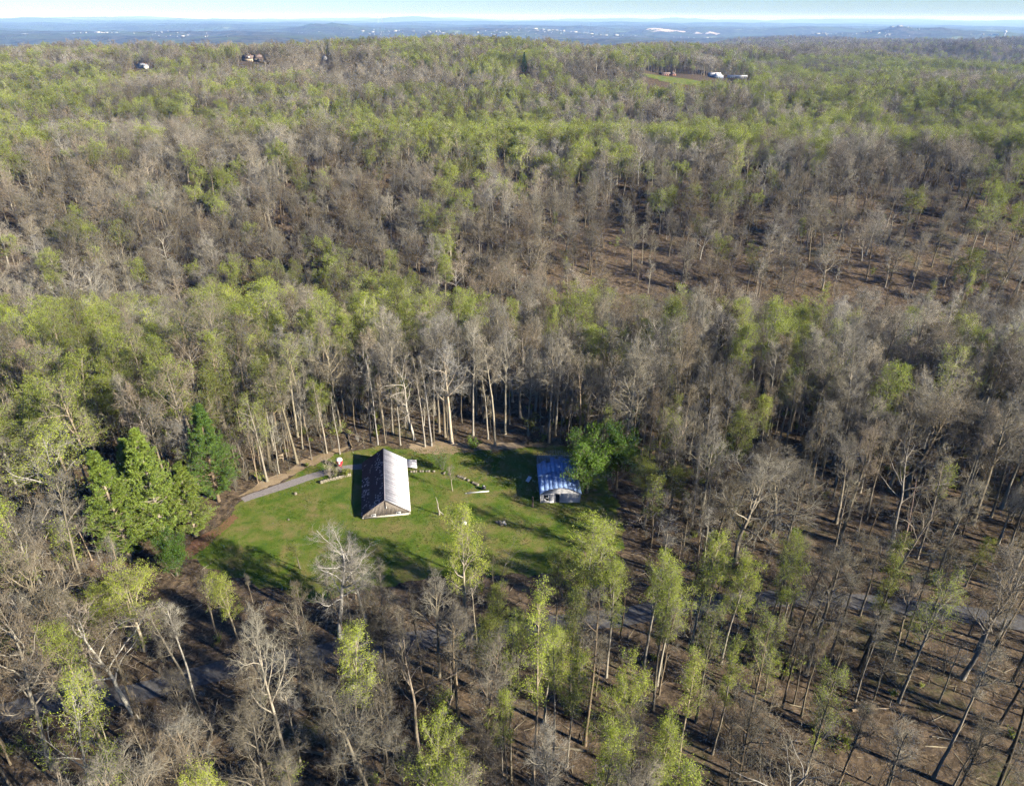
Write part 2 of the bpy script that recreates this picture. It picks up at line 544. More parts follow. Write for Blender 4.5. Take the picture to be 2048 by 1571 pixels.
def make_pine(seed, H=24.0, W=4.6):
    rng = np.random.default_rng(seed)
    tr, cr = MB(), MB()
    K = 10
    P0 = grow(rng, np.zeros((1, 3)), np.array([[0, 0, 1.0]]), np.array([H]), K, 0.05, 0.012)
    tt = np.linspace(0, 1, K + 1)
    R0 = (0.34 * (1 - tt) ** 0.8 + 0.02)[None]
    v, q = tubes(P0, R0, 8); tr.add(v, q)
    s, d, r, t, _ = spawn(rng, P0, R0, 120, 0.08, 0.99, R(60), R(88))
    u = (t - 0.1) / 0.89
    L = W * np.clip(1.06 - u, 0.05, 1) ** 0.95 * np.clip(0.55 + u * 2.2, 0, 1) * rng.uniform(0.6, 1.2, len(t))
    P1 = grow(rng, s, d, L, 6, 0.07, 0.06)
    t1 = np.linspace(0, 1, 7)[None]
    R1 = (0.02 + L * 0.010)[:, None] * (1 - 0.8 * t1) + 0.006
    v, q = tubes(P1, R1, 5); tr.add(v, q)
    s, d, r, t, pi = spawn(rng, P1, R1, 11, 0.25, 1.0, R(35), R(70))
    d = norm(d * np.array([1, 1, 0.45]) + np.array([0, 0, 0.12]))
    L2 = np.clip(L[pi] * 0.33, 0.3, 1.5) * rng.uniform(0.6, 1.3, len(t))
    P2 = grow(rng, s, d, L2, 2, 0.1, 0.1)
    v, q = tubes(P2, np.broadcast_to(np.array([0.02, 0.015, 0.008]), (len(t), 3)), 3); cr.add(v, q)
    # needle plumes
    m = 24
    ii = np.repeat(np.arange(len(P2)), m)
    f = rng.uniform(0.15, 1.05, len(ii))[:, None]
    base = P2[ii, 0] * (1 - f) + P2[ii, 2] * f + rng.normal(0, 0.06, (len(ii), 3))
    axis = norm(P2[ii, 2] - P2[ii, 0])
    nd = norm(axis * 0.7 + rng.normal(0, 0.75, axis.shape) + np.array([0, 0, 0.25]))
    ln = rng.uniform(0.26, 0.5, len(ii))[:, None]
    a, b = frame(nd)
    w = 0.055
    V = np.stack([base, base + nd * ln * 0.6 + a * w, base + nd * ln, base + nd * ln * 0.6 - a * w], 1).reshape(-1, 3)
    k = np.arange(len(ii))[:, None] * 4
    cr.add(V, quads=np.hstack([k, k + 1, k + 2, k + 3]), mat=1)
    return tr.mesh('trunk', [M['bark']], True), cr.mesh('crown', [M['twig'], M['needle']]), H, W


def make_shrub(seed, H=3.0, stems=9, spread=0.55, leaves=0, leaf=0.16, leafm='leaf', tw=0.018, n2=7, n3=5):
    rng = np.random.default_rng(seed)
    mb = MB()
    az = rng.uniform(0, 2 * np.pi, stems)
    d = np.stack([np.cos(az) * spread, np.sin(az) * spread, np.ones(stems)], 1) * 1.0
    d[:, :2] *= rng.uniform(0.3, 1.3, (stems, 1))
    s0 = rng.normal(0, 0.12, (stems, 3)) * np.array([1, 1, 0])
    L = H * rng.uniform(0.6, 1.1, stems)
    P = grow(rng, s0, d, L, 5, 0.03, 0.12)
    Rr = (0.012 + H * 0.006) * (1 - 0.85 * np.linspace(0, 1, 6))[None] * np.ones((stems, 1)) + 0.006
    v, q = tubes(P, Rr, 4); mb.add(v, q)
    s, d, r, t, pi = spawn(rng, P, Rr, n2, 0.2, 1, R(25), R(60))
    L2 = L[pi] * 0.38 * rng.uniform(0.5, 1.2, len(t))
    P2 = grow(rng, s, d, L2, 2, 0.05, 0.15)
    R2 = np.broadcast_to(np.array([1.2, 0.9, 0.5]) * tw, (len(t), 3))
    v, q = tubes(P2, R2, 3); mb.add(v, q)
    s4, d4, _, t4, _ = spawn(rng, P2, R2, n3, 0.15, 1, R(20), R(60))
    P4 = s4 + d4 * (H * 0.14 * rng.uniform(0.5, 1.3, len(t4)))[:, None]
    v, tri = cones(s4, P4, np.full(len(t4), tw * 0.6)); mb.add(v, tris=tri)
    if leaves:
        ii = rng.integers(0, len(s4), leaves)
        f = rng.uniform(0, 1.1, leaves)[:, None]
        add_leaves(mb, rng, s4[ii] * (1 - f) + P4[ii] * f + rng.normal(0, 0.08, (leaves, 3)), leaf, 1)
    return mb.mesh('shrub', [M['twig'], M[leafm]])


BARE = [
    make_tree(11, 26, 0.25, 0.45, 0.91, 15, (33, 60), 3.7, 0.055, 0.11, 7, 6, 6, 0.0135),
    make_tree(12, 26, 0.29, 0.40, 0.86, 14, (36, 64), 4.4, 0.05, 0.13, 8, 6, 6, 0.0140, shape='vase'),
    make_tree(13, 25, 0.22, 0.50, 0.91, 14, (30, 58), 3.1, 0.06, 0.11, 7, 6, 6, 0.0130),
    make_tree(14, 22, 0.29, 0.28, 0.80, 15, (46, 76), 6.2, 0.04, 0.17, 9, 6, 6, 0.0150, shape='vase', wobt=0.04),
    make_tree(15, 26, 0.18, 0.60, 0.95, 12, (30, 55), 2.3, 0.06, 0.12, 6, 6, 6, 0.0120),
    make_tree(16, 27, 0.20, 0.54, 0.93, 12, (32, 60), 2.8, 0.05, 0.13, 7, 5, 6, 0.0125, wobt=0.03),
    make_tree(17, 24, 0.24, 0.36, 0.88, 16, (35, 66), 3.9, 0.05, 0.14, 7, 6, 6, 0.0135, wobt=0.035),
    make_tree(18, 27, 0.27, 0.55, 0.90, 11, (28, 60), 3.8, 0.07, 0.15, 8, 6, 6, 0.0135, shape='vase', wobt=0.025),
]
PALE = [
    make_tree(21, 24, 0.26, 0.32, 0.86, 12, (35, 68), 5.6, 0.04, 0.20, 7, 5, 4, 0.0155, shape='vase', barkm='bark_pale', wobt=0.06, lean=0.10),
    make_tree(22, 22, 0.25, 0.38, 0.90, 13, (30, 62), 4.6, 0.05, 0.18, 8, 6, 5, 0.0145, barkm='bark_pale', wobt=0.05),
    make_tree(23, 24, 0.19, 0.30, 0.96, 11, (35, 80), 2.4, 0.08, 0.22, 6, 5, 4, 0.0145, shape='cone', barkm='bark_pale', wobt=0.035),
]
SNAG = make_tree(24, 20, 0.26, 0.35, 0.97, 8, (35, 75), 2.6, 0.10, 0.22, 3, 3, 2, 0.016, shape='cone', barkm='bark_red', wobt=0.05)
LEAFY = [
    make_tree(31, 26, 0.24, 0.42, 0.92, 15, (35, 62), 3.4, 0.05, 0.12, 7, 5, 4, 0.012, leaves=10260, leaf=0.128),
    make_tree(32, 27, 0.26, 0.44, 0.92, 14, (35, 65), 3.8, 0.05, 0.12, 7, 5, 4, 0.012, leaves=11340, leaf=0.128),
    make_tree(33, 25, 0.22, 0.47, 0.93, 15, (35, 62), 3.0, 0.06, 0.12, 7, 5, 4, 0.012, leaves=8640, leaf=0.132),
    make_tree(34, 22, 0.23, 0.30, 0.86, 15, (42, 72), 5.0, 0.05, 0.15, 8, 5, 4, 0.013, leaves=14580, leaf=0.128, shape='vase'),
    make_tree(35, 27, 0.18, 0.44, 0.96, 14, (32, 60), 2.1, 0.06, 0.12, 6, 5, 4, 0.0115, leaves=5616, leaf=0.123),
    make_tree(36, 26, 0.24, 0.40, 0.92, 14, (35, 66), 3.6, 0.05, 0.14, 7, 5, 5, 0.0125, leaves=4968, leaf=0.123),
    make_tree(37, 24, 0.25, 0.32, 0.86, 12, (35, 68), 5.2, 0.04, 0.18, 7, 5, 4, 0.014, leaves=5616, leaf=0.153, shape='vase', barkm='bark_pale', wobt=0.05, lean=0.12),
    make_tree(38, 25, 0.23, 0.42, 0.90, 13, (35, 66), 3.9, 0.05, 0.15, 7, 5, 5, 0.0125, leaves=3888, leaf=0.123, shape='vase'),
]
BARE_FAR = [
    make_tree(61, 20, 0.24, 0.36, 0.80, 14, (38, 70), 4.6, 0.05, 0.13, 7, 6, 5, 0.0155, shape='round'),
    make_tree(62, 19, 0.27, 0.30, 0.76, 14, (42, 74), 5.4, 0.045, 0.15, 7, 6, 5, 0.0160, shape='round', wobt=0.03),
    make_tree(63, 21, 0.21, 0.42, 0.84, 13, (34, 66), 3.8, 0.05, 0.13, 7, 6, 5, 0.0150, shape='round'),
    make_tree(66, 19, 0.24, 0.34, 0.82, 12, (36, 70), 4.6, 0.05, 0.18, 7, 5, 4, 0.0150, shape='round', barkm='bark_pale', wobt=0.04),
    make_tree(68, 18, 0.24, 0.28, 0.74, 15, (45, 78), 5.0, 0.06, 0.16, 7, 6, 5, 0.0155, shape='round', wobt=0.04),
]
LEAFY_FAR = [
    make_tree(64, 21, 0.22, 0.38, 0.84, 13, (38, 68), 4.2, 0.05, 0.13, 6, 5, 4, 0.014, leaves=4300, leaf=0.21, shape='round'),
    make_tree(65, 20, 0.24, 0.33, 0.80, 13, (40, 72), 4.8, 0.05, 0.14, 6, 5, 4, 0.014, leaves=4600, leaf=0.21, shape='round'),
    make_tree(67, 21, 0.22, 0.38, 0.84, 13, (36, 68), 4.2, 0.05, 0.14, 6, 5, 4, 0.015, leaves=2200, leaf=0.20, shape='round'),
]
MAPLE = make_tree(41, 10.5, 0.26, 0.14, 0.88, 16, (35, 75), 4.6, 0.09, 0.12, 9, 6, 4, 0.016, leaves=17000, leaf=0.27, shape='round', leafm='leaf_deep', leaf_t=0.1)
PINES = [make_pine(51, 25, 5.6), make_pine(52, 22, 5.4)]

# ------------------------------------------------------------------ where things stand
LAWN = [at(*p)[:2] for p in [(488, 1004), (560, 968), (640, 925), (700, 905), (770, 893), (880, 897), (1000, 900), (1075, 893), (1150, 900),
                             (1205, 930), (1222, 985), (1240, 1030), (1238, 1085), (1195, 1118), (1110, 1142), (1000, 1150), (860, 1150), (760, 1172),
                             (650, 1200), (565, 1188), (480, 1155), (395, 1128), (395, 1090), (440, 1045)]]
ROAD_C = [at(*p)[:2] for p in [(-420, 1560), (-200, 1480), (0, 1425), (110, 1402), (250, 1388), (400, 1350), (600, 1312), (850, 1278), (1000, 1258), (1200, 1238),
                               (1400, 1208), (1600, 1195), (1800, 1212), (2048, 1245), (2300, 1290)]]
DRIVE_C = [at(*p)[:2] for p in [(486, 1000), (510, 990), (560, 974), (620, 953), (680, 938), (740, 930)]]
# part of the picture where the open lawn shows: nothing in front may stand up into it
CLEAR = [(478, 1010), (560, 960), (640, 890), (1100, 870), (1280, 885), (1300, 990), (1235, 1040), (1180, 1030), (1090, 1045), (1085, 1130), (1015, 1140), (1000, 1010),
         (900, 1015), (885, 1120), (820, 1140), (800, 1090), (740, 1085), (720, 1080), (620, 1085), (590, 1150), (500, 1140), (385, 1110), (400, 1080)]


PINE_VIEW = [(205, 1090), (205, 930), (270, 850), (370, 860), (395, 805), (450, 840), (505, 960), (480, 1010), (440, 1050), (390, 1085), (330, 1110), (250, 1110)]


def in_poly(x, y, poly):
    x = np.asarray(x, float); y = np.asarray(y, float)
    inside = np.zeros(x.shape, bool)
    n = len(poly)
    for i in range(n):
        x1, y1 = poly[i]; x2, y2 = poly[(i + 1) % n]
        c = ((y1 > y) != (y2 > y))
        with np.errstate(divide='ignore', invalid='ignore'):
            xs = (x2 - x1) * (y - y1) / (y2 - y1 + 1e-12) + x1
        inside ^= c & (x < xs)
    return inside


def dist_line(x, y, pts):
    d = np.full(np.shape(x), 1e9)
    for (x1, y1), (x2, y2) in zip(pts[:-1], pts[1:]):
        dx, dy = x2 - x1, y2 - y1
        t = np.clip(((x - x1) * dx + (y - y1) * dy) / (dx * dx + dy * dy), 0, 1)
        d = np.minimum(d, np.hypot(x - x1 - t * dx, y - y1 - t * dy))
    return d


def smooth_line(pts, n=12):
    pts = np.array(pts, float)
    out = []
    P = np.vstack([2 * pts[0] - pts[1], pts, 2 * pts[-1] - pts[-2]])
    for i in range(1, len(P) - 2):
        p0, p1, p2, p3 = P[i - 1], P[i], P[i + 1], P[i + 2]
        for k in range(n):
            t = k / n
            out.append(0.5 * (2 * p1 + (p2 - p0) * t + (2 * p0 - 5 * p1 + 4 * p2 - p3) * t * t + (3 * p1 - p0 - 3 * p2 + p3) * t ** 3))
    out.append(pts[-1])
    return np.array(out)


ROAD = smooth_line(ROAD_C)
DRIVE = smooth_line(DRIVE_C)
FAR_YARDS = []   # (x, y, r) open ground round far houses, filled below


def at_ground(px, py, dz=0.0):
    """where the ray through a place in the photo meets the land (raised by dz)"""
    a = at(px, py, 0.0) if py > 60 else None
    o = np.array([0, 0, CAM_H]); b = at(px, max(py, 40), CAM_H - 10.0)
    d = b - o
    ts = np.geomspace(2, 9000, 6000)
    ts = ts[(ts * 0 + 1 > 0)] / np.linalg.norm(d)
    p = o[None] + d[None] * ts[:, None]
    g = terrain(p[:, 0], p[:, 1]) + dz
    hit = np.nonzero(p[:, 2] <= g)[0]
    i = hit[0] if len(hit) else len(ts) - 1
    return np.array([p[i, 0], p[i, 1], g[i] - dz])


# ------------------------------------------------------------------ ground sheet
def ground_material():
    m, nt, b = mat_new('leaf_litter')
    p = pos(nt)
    f1 = noise(nt, 2.6, 6, 0.7, p); f2 = noise(nt, 0.18, 4, 0.6, p); f3 = noise(nt, 0.012, 3, 0.5, p); f4 = noise(nt, 9.0, 3, 0.7, p)
    c = ramp(nt, f1, k=.80, stops=[(0.28, (0.035, 0.026, 0.018)), (0.5, (0.10, 0.077, 0.053)), (0.72, (0.21, 0.165, 0.115))])
    c = mixc(nt, ramp(nt, f2, [(0.42, (0, 0, 0)), (0.58, (1, 1, 1))]), c, ramp(nt, f4, [(0.3, (0.06, 0.045, 0.031)), (0.7, (0.165, 0.126, 0.087))], .80))
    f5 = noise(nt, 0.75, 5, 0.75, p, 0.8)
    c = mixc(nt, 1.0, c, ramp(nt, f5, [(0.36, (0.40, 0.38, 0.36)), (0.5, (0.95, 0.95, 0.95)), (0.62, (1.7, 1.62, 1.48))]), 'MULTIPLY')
    g = math_n(nt, 'MULTIPLY', ramp(nt, noise(nt, 0.06, 5, 0.65, p), [(0.56, (0, 0, 0)), (0.68, (1, 1, 1))]), ramp(nt, noise(nt, 1.4, 5, 0.7, p), [(0.4, (0, 0, 0)), (0.6, (1, 1, 1))]))
    c = mixc(nt, math_n(nt, 'MULTIPLY', g, 0.6), c, (0.075, 0.105, 0.026))
    # far country: woods, fields and clearings too far off to tell apart
    sep = nt.nodes.new('ShaderNodeSeparateXYZ'); nt.links.new(p, sep.inputs[0])
    far = math_n(nt, 'DIVIDE', math_n(nt, 'SUBTRACT', sep.outputs['Y'], 1500.0), 1200.0, clamp=True)
    w1 = noise(nt, 0.012, 6, 0.8, p); w2 = noise(nt, 0.0022, 5, 0.6, p); w3 = noise(nt, 0.0035, 3, 0.5, p, 0.6)
    wood = ramp(nt, w1, [(0.38, (0.012, 0.013, 0.010)), (0.52, (0.06, 0.058, 0.042)), (0.66, (0.15, 0.14, 0.10))])
    wood = mixc(nt, ramp(nt, w2, [(0.48, (0, 0, 0)), (0.62, (0.55, 0.55, 0.55))]), wood, (0.085, 0.125, 0.035))
    wood = mixc(nt, ramp(nt, w3, [(0.66, (0, 0, 0)), (0.70, (0.9, 0.9, 0.9))]), wood, (0.20, 0.24, 0.10))
    c = mixc(nt, far, c, wood)
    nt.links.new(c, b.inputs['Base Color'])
    b.inputs['Roughness'].default_value = 0.95
    b.inputs['Specular IOR Level'].default_value = 0.05
    bump(nt, b, f1, 0.7, 0.12)
    return m


rings = np.concatenate([[0.0], np.geomspace(8, 45000, 380)])
ang_front = np.radians(np.linspace(90 - 50, 90 + 50, 361))
ang_back = np.radians(np.linspace(90 + 50, 360 + 90 - 50, 92))[1:-1]
angs = np.concatenate([ang_front, ang_back])
rr, aa = np.meshgrid(rings, angs, indexing='ij')
gx, gy = rr * np.cos(aa), rr * np.sin(aa)
gz = terrain(gx, gy)
nA = len(angs)
ki = np.arange(len(rings) - 1)[:, None] * nA; ji = np.arange(nA)[None, :]
gq = np.stack([ki + ji, ki + nA + ji, ki + nA + (ji + 1) % nA, ki + (ji + 1) % nA], -1).reshape(-1, 4)
g = MB(); g.add(np.stack([gx, gy, gz], -1).reshape(-1, 3), quads=gq)
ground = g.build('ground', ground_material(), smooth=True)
tag(ground, 'leaf-strewn woodland ground rolling away to the hazy horizon', 'ground', kind='structure')


def sheet(name, poly, z, mat, jitter=0.25, step=0.8, seed=1):
    """flat patch with a ragged natural outline"""
    rng = np.random.default_rng(seed)
    pts = []
    n = len(poly)
    sm = smooth_line(list(poly) + [poly[0]], 8)
    for a, b in zip(sm[:-1], sm[1:]):
        L = np.hypot(*(b - a)); k = max(1, int(L / step))
        for i in range(k):
            q = a + (b - a) * i / k
            pts.append(q + rng.normal(0, jitter * .7, 2) + jitter * 4.5 * np.array([vnoise(q[0] / 3.1, q[1] / 3.1, 91), vnoise(q[0] / 3.1, q[1] / 3.1, 92)]))
    from mathutils.geometry import tessellate_polygon
    v3 = [Vector((p[0], p[1], 0)) for p in pts]
    tris = tessellate_polygon([v3])
    mb = MB(); mb.add([(p[0], p[1], z) for p in pts], tris=[t if (v3[t[1]] - v3[t[0]]).cross(v3[t[2]] - v3[t[0]]).z > 0 else t[::-1] for t in tris])
    o = mb.build(name, mat)
    o['kind'] = 'structure'
    return o


def ribbon(name, line, w, z, mat, jit=0.12, seed=3):
    rng = np.random.default_rng(seed)
    line = np.array(line)
    # resample finely so the edge can fray
    seg = np.hypot(*np.diff(line, axis=0).T); s = np.concatenate([[0], np.cumsum(seg)])
    u = np.arange(0, s[-1], 0.6)
    P = np.stack([np.interp(u, s, line[:, 0]), np.interp(u, s, line[:, 1])], 1)
    T = np.gradient(P, axis=0); T /= np.linalg.norm(T, axis=1, keepdims=True)
    Nn = np.stack([-T[:, 1], T[:, 0]], 1)
    wv = np.broadcast_to(np.asarray(w, float), (len(P),)) if np.ndim(w) == 0 else np.interp(u / s[-1], np.linspace(0, 1, len(w)), w)
    sm = lambda a: np.convolve(np.pad(a, 2, mode='edge'), np.ones(5) / 5, 'valid')
    l = P + Nn * (wv / 2 + sm(rng.normal(0, jit, len(P))) * 2)[:, None]
    r = P - Nn * (wv / 2 + sm(rng.normal(0, jit, len(P))) * 2)[:, None]
    V = np.concatenate([np.c_[r, np.full(len(P), z)], np.c_[l, np.full(len(P), z)]])
    n = len(P); i = np.arange(n - 1)
    mb = MB(); mb.add(V, quads=np.stack([i, i + 1, n + i + 1, n + i], -1))
    o = mb.build(name, mat)
    o['kind'] = 'structure'
    return o


def grass_material(name, lush, mid, dry, drylevel=0.5):
    m, nt, b = mat_new(name)
    p = pos(nt)
    f1 = noise(nt, 0.22, 5, 0.65, p, 0.5); f2 = noise(nt, 3.5, 5, 0.75, p); f3 = noise(nt, 0.7, 4, 0.6, p)
    v = math_n(nt, 'ADD', math_n(nt, 'MULTIPLY', f1, 0.62), math_n(nt, 'ADD', math_n(nt, 'MULTIPLY', f2, 0.2), math_n(nt, 'MULTIPLY', f3, 0.25)))
    c = ramp(nt, v, [(drylevel - 0.13, lush), (drylevel, mid), (drylevel + 0.13, dry)], .82)
    nt.links.new(c, b.inputs['Base Color'])
    b.inputs['Roughness'].default_value = 0.9
    b.inputs['Specular IOR Level'].default_value = 0.1
    bump(nt, b, f2, 0.8, 0.1)
    return m


M['lawn'] = grass_material('lawn', (0.048, 0.112, 0.010), (0.108, 0.150, 0.022), (0.20, 0.17, 0.065), 0.515)
M['straw'] = grass_material('straw', (0.13, 0.13, 0.05), (0.27, 0.20, 0.12), (0.36, 0.28, 0.18), 0.50)
M['earth'] = grass_material('earth', (0.12, 0.10, 0.045), (0.19, 0.105, 0.06), (0.24, 0.13, 0.08), 0.52)
M['gravel_pad'] = grass_material('gravel_pad', (0.17, 0.15, 0.10), (0.26, 0.225, 0.165), (0.32, 0.28, 0.22), 0.52)
M['asphalt'] = simple('asphalt', (0.105, 0.102, 0.10), 0.9, 1.6, 0.45, 0.1, obj=False)
M['drive'] = simple('drive_gravel', (0.235, 0.215, 0.21), 0.9, 2.5, 0.30, 0.2, obj=False)

tag(sheet('lawn', LAWN, 0.006, M['lawn'], 0.5, 0.9, 1), 'sunlit green lawn clearing round the barn and house', 'lawn')
tag(sheet('straw_bank', [at(*p)[:2] for p in [(470, 990), (530, 960), (590, 930), (650, 902), (700, 893), (690, 903), (640, 925), (590, 948), (540, 970), (495, 990)]], 0.010, M['straw'], 0.35, 0.8, 2),
    'bank of dry tan straw between the driveway and the wood', 'bank')
tag(sheet('straw_verge', [at(*p)[:2] for p in [(815, 885), (870, 880), (950, 884), (1060, 884), (1080, 891), (1000, 896), (930, 905), (860, 906), (820, 897)]], 0.010, M['straw'], 0.35, 0.8, 5),
    'strip of dry tan grass along the wood edge behind the lawn', 'verge')
tag(sheet('earth_path', [at(*p)[:2] for p in [(350, 1108), (400, 1075), (440, 1045), (462, 1032), (468, 1042), (440, 1068), (405, 1098), (372, 1116)]], 0.010, M['earth'], 0.3, 0.8, 6),
    'bare reddish earth path beside the pines', 'path')
tag(sheet('gravel_pad', [at(*p)[:2] for p in [(60, 1395), (100, 1350), (150, 1325), (190, 1340), (230, 1372), (180, 1395), (110, 1405)]], 0.008, M['gravel_pad'], 0.4, 0.8, 7),
    'tan gravel pull-off beside the paved lane', 'pull-off')
tag(ribbon('road', ROAD, 3.5, 0.014, M['asphalt'], 0.14, 3), 'narrow grey paved lane crossing under the front trees', 'road')
tag(ribbon('driveway', DRIVE, [1.9, 2.2, 2.2, 2.1, 1.9], 0.014, M['drive'], 0.10, 4), 'grey gravel driveway leading to the barn', 'driveway')

# grass tufts on the lawn
rng = np.random.default_rng(77)
lp = np.array(LAWN)
tx = rng.uniform(lp[:, 0].min(), lp[:, 0].max(), 26000); ty_ = rng.uniform(lp[:, 1].min(), lp[:, 1].max(), 26000)
keep = in_poly(tx, ty_, LAWN) & (dist_line(tx, ty_, DRIVE) > 1.4)
tx, ty_ = tx[keep], ty_[keep]
nT = len(tx)
gb = MB()
b0 = np.c_[tx, ty_, np.zeros(nT)]
hgt = 0.05 + 0.16 * np.clip(vnoise(tx / 2.2, ty_ / 2.2, 9) + 0.35 + rng.normal(0, .2, nT), 0, 1)
for k in range(3):
    a = rng.uniform(0, 2 * np.pi, nT); da = np.c_[np.cos(a), np.sin(a), np.zeros(nT)]
    p1 = b0 + da * 0.07; p2 = b0 - da * 0.07
    p3 = b0 + np.c_[rng.normal(0, .07, nT), rng.normal(0, .07, nT), hgt]
    V = np.stack([p1, p2, p3], 1).reshape(-1, 3)
    gb.add(V, tris=(np.arange(nT)[:, None] * 3 + np.arange(3)[None]))
tag(gb.build('lawn_grass', M['lawn']), 'tufts of spring grass across the lawn', 'grass', kind='stuff')

# ------------------------------------------------------------------ barn
M['wood_grey'] = simple('weathered_boards', (0.23, 0.20, 0.165), 0.9, 4.0, 0.45)
M['whitewash'] = simple('whitewashed_stone', (0.52, 0.48, 0.39), 0.9, 2.5, 0.25)
M['tin'] = simple('galvanised_tin', (0.78, 0.76, 0.77), 0.55, 1.3, 0.16, 0.4, 0.0)
M['tin_dull'] = simple('old_tin', (0.64, 0.62, 0.64), 0.6, 2.0, 0.25, 0.4, 0.0)
M['grey_tin'] = simple('grey_tin', (0.26, 0.25, 0.28), 0.6, 2.0, 0.25)
M['white_paint'] = simple('white_paint', (0.78, 0.77, 0.74), 0.6, 3.0, 0.08)
M['dark'] = simple('dark_opening', (0.03, 0.03, 0.032), 0.5, 2.0, 0.3)
M['iron'] = simple('rusty_iron', (0.10, 0.07, 0.06), 0.7, 5.0, 0.4)
M['stone'] = simple('field_stone', (0.20, 0.18, 0.135), 0.9, 1.5, 0.35)


M['wallstone'] = simple('pale_field_stone', (0.25, 0.225, 0.165), 0.9, 2.0, 0.5)


def glass_mat():
    m, nt, b = mat_new('window_glass')
    b.inputs['Base Color'].default_value = (0.02, 0.025, 0.03, 1)
    b.inputs['Roughness'].default_value = 0.08
    b.inputs['Specular IOR Level'].default_value = 0.6
    f = noise(nt, 4, 3, 0.5, objc(nt)); bump(nt, b, f, 0.05, 0.02)
    return m


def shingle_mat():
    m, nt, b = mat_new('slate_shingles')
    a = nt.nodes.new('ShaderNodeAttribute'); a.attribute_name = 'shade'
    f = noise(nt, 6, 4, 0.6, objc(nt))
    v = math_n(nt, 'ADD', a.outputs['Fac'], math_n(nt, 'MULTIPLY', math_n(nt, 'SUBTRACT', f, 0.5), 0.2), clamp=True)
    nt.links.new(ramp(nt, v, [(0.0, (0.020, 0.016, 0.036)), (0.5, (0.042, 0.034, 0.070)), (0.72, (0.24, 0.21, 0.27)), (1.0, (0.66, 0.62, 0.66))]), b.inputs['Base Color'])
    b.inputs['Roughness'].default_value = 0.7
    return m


M['glass'] = glass_mat()
M['shingle'] = shingle_mat()

BW, BL, EZ, RZ = 4.35, 17.4, 0.95, 3.95
barn = empty('barn', (-23.2, 105.75, 0), R(10.0))
tag(barn, 'weathered grey board barn with pale tin roof and dark shingled slope', 'barn')
slope = (RZ - EZ) / BW
zr = lambda x: RZ - slope * abs(x)
rng = np.random.default_rng(5)
f = MB()
for sgn in (-1, 1):
    f.box((sgn * (BW - 0.1), BL / 2, 0.16), (0.3, BL + 0.1, 0.38))
f.box((0, 0.03, 0.16), (2 * BW - 0.5, 0.3, 0.38)).box((0, BL - 0.03, 0.16), (2 * BW - 0.5, 0.3, 0.38))
f.build('foundation', M['whitewash'], barn)
x = -BW + 0.03
board_off = []
while x < BW - 0.05:
    w = min(rng.uniform(0.19, 0.28), BW - 0.03 - x)
    x0, x1 = x + 0.008, x + w - 0.008
    off = -0.02 - rng.uniform(0, 0.03)
    low = 0.34 + rng.uniform(-0.03, 0.06)
    top = [(x1, zr(x1) - 0.08), (x0, zr(x0) - 0.08)]
    if x0 < 0 < x1: top = [(x1, zr(x1) - 0.08), (0, zr(0) - 0.08), (x0, zr(x0) - 0.08)]
    poly = [(x0, off, low), (x1, off, low)] + [(a, off, z) for a, z in top]
    b_ = MB().prism(poly, (0, 0, 0), (0, 0.05, 0))
    b_.build('siding_board', M['wood_grey'], barn)
    x += w
for sgn in (-1, 1):
    MB().box((sgn * (BW - 0.05), BL / 2, 0.62), (0.08, BL - 0.1, 0.55)).build('side_wall', M['wood_grey'], barn)
MB().prism([(-BW + .05, BL - .1, .3), (BW - .05, BL - .1, .3), (BW - .05, BL - .1, EZ - .05), (0, BL - .1, RZ - .1), (-BW + .05, BL - .1, EZ - .05)], (0, 0, 0), (0, .06, 0)).build('rear_gable', M['wood_grey'], barn)
MB().prism([(-BW + .1, .12, .3), (BW - .1, .12, .3), (BW - .1, .12, EZ - .1), (0, .12, RZ - .2), (-BW + .1, .12, EZ - .1)], (0, 0, 0), (0, .03, 0)).build('gable_lining', M['dark'], barn)
# roof: sunny slope of tin panels
OV = 0.25
pw = (BL + 2 * OV) / 23
ext_y0, ext_x1 = 14.6, 6.5
for i in range(23):
    y0 = -OV + i * pw
    mb = MB()
    long_ = y0 + pw / 2 > ext_y0
    dz = rng.uniform(0, 0.025)
    path = [(0.0, RZ + 0.05), (BW + 0.18, zr(BW + 0.18) + 0.05)]
    if long_: path.append((ext_x1, 0.42))
    for (xa, za), (xb, zb) in zip(path[:-1], path[1:]):
        mb.prism([(xa, y0, za + dz), (xb, y0, zb + dz), (xb, y0, zb + dz - 0.03), (xa, y0, za + dz - 0.03)], (0, 0, 0), (0, pw - (0.09 if rng.random() < .35 else 0.045), 0))
        mb.prism([(xa, y0, za + dz + 0.045), (xb, y0, zb + dz + 0.045), (xb, y0, zb + dz), (xa, y0, za + dz)], (0, 0, 0), (0, 0.05, 0))
        mb.prism([(xa, y0 + pw / 2, za + dz + 0.02), (xb, y0 + pw / 2, zb + dz + 0.02), (xb, y0 + pw / 2, zb + dz), (xa, y0 + pw / 2, za + dz)], (0, 0, 0), (0, 0.04, 0))
    mb.build('roof_panel', M['tin'] if rng.random() < 0.7 else M['tin_dull'], barn)
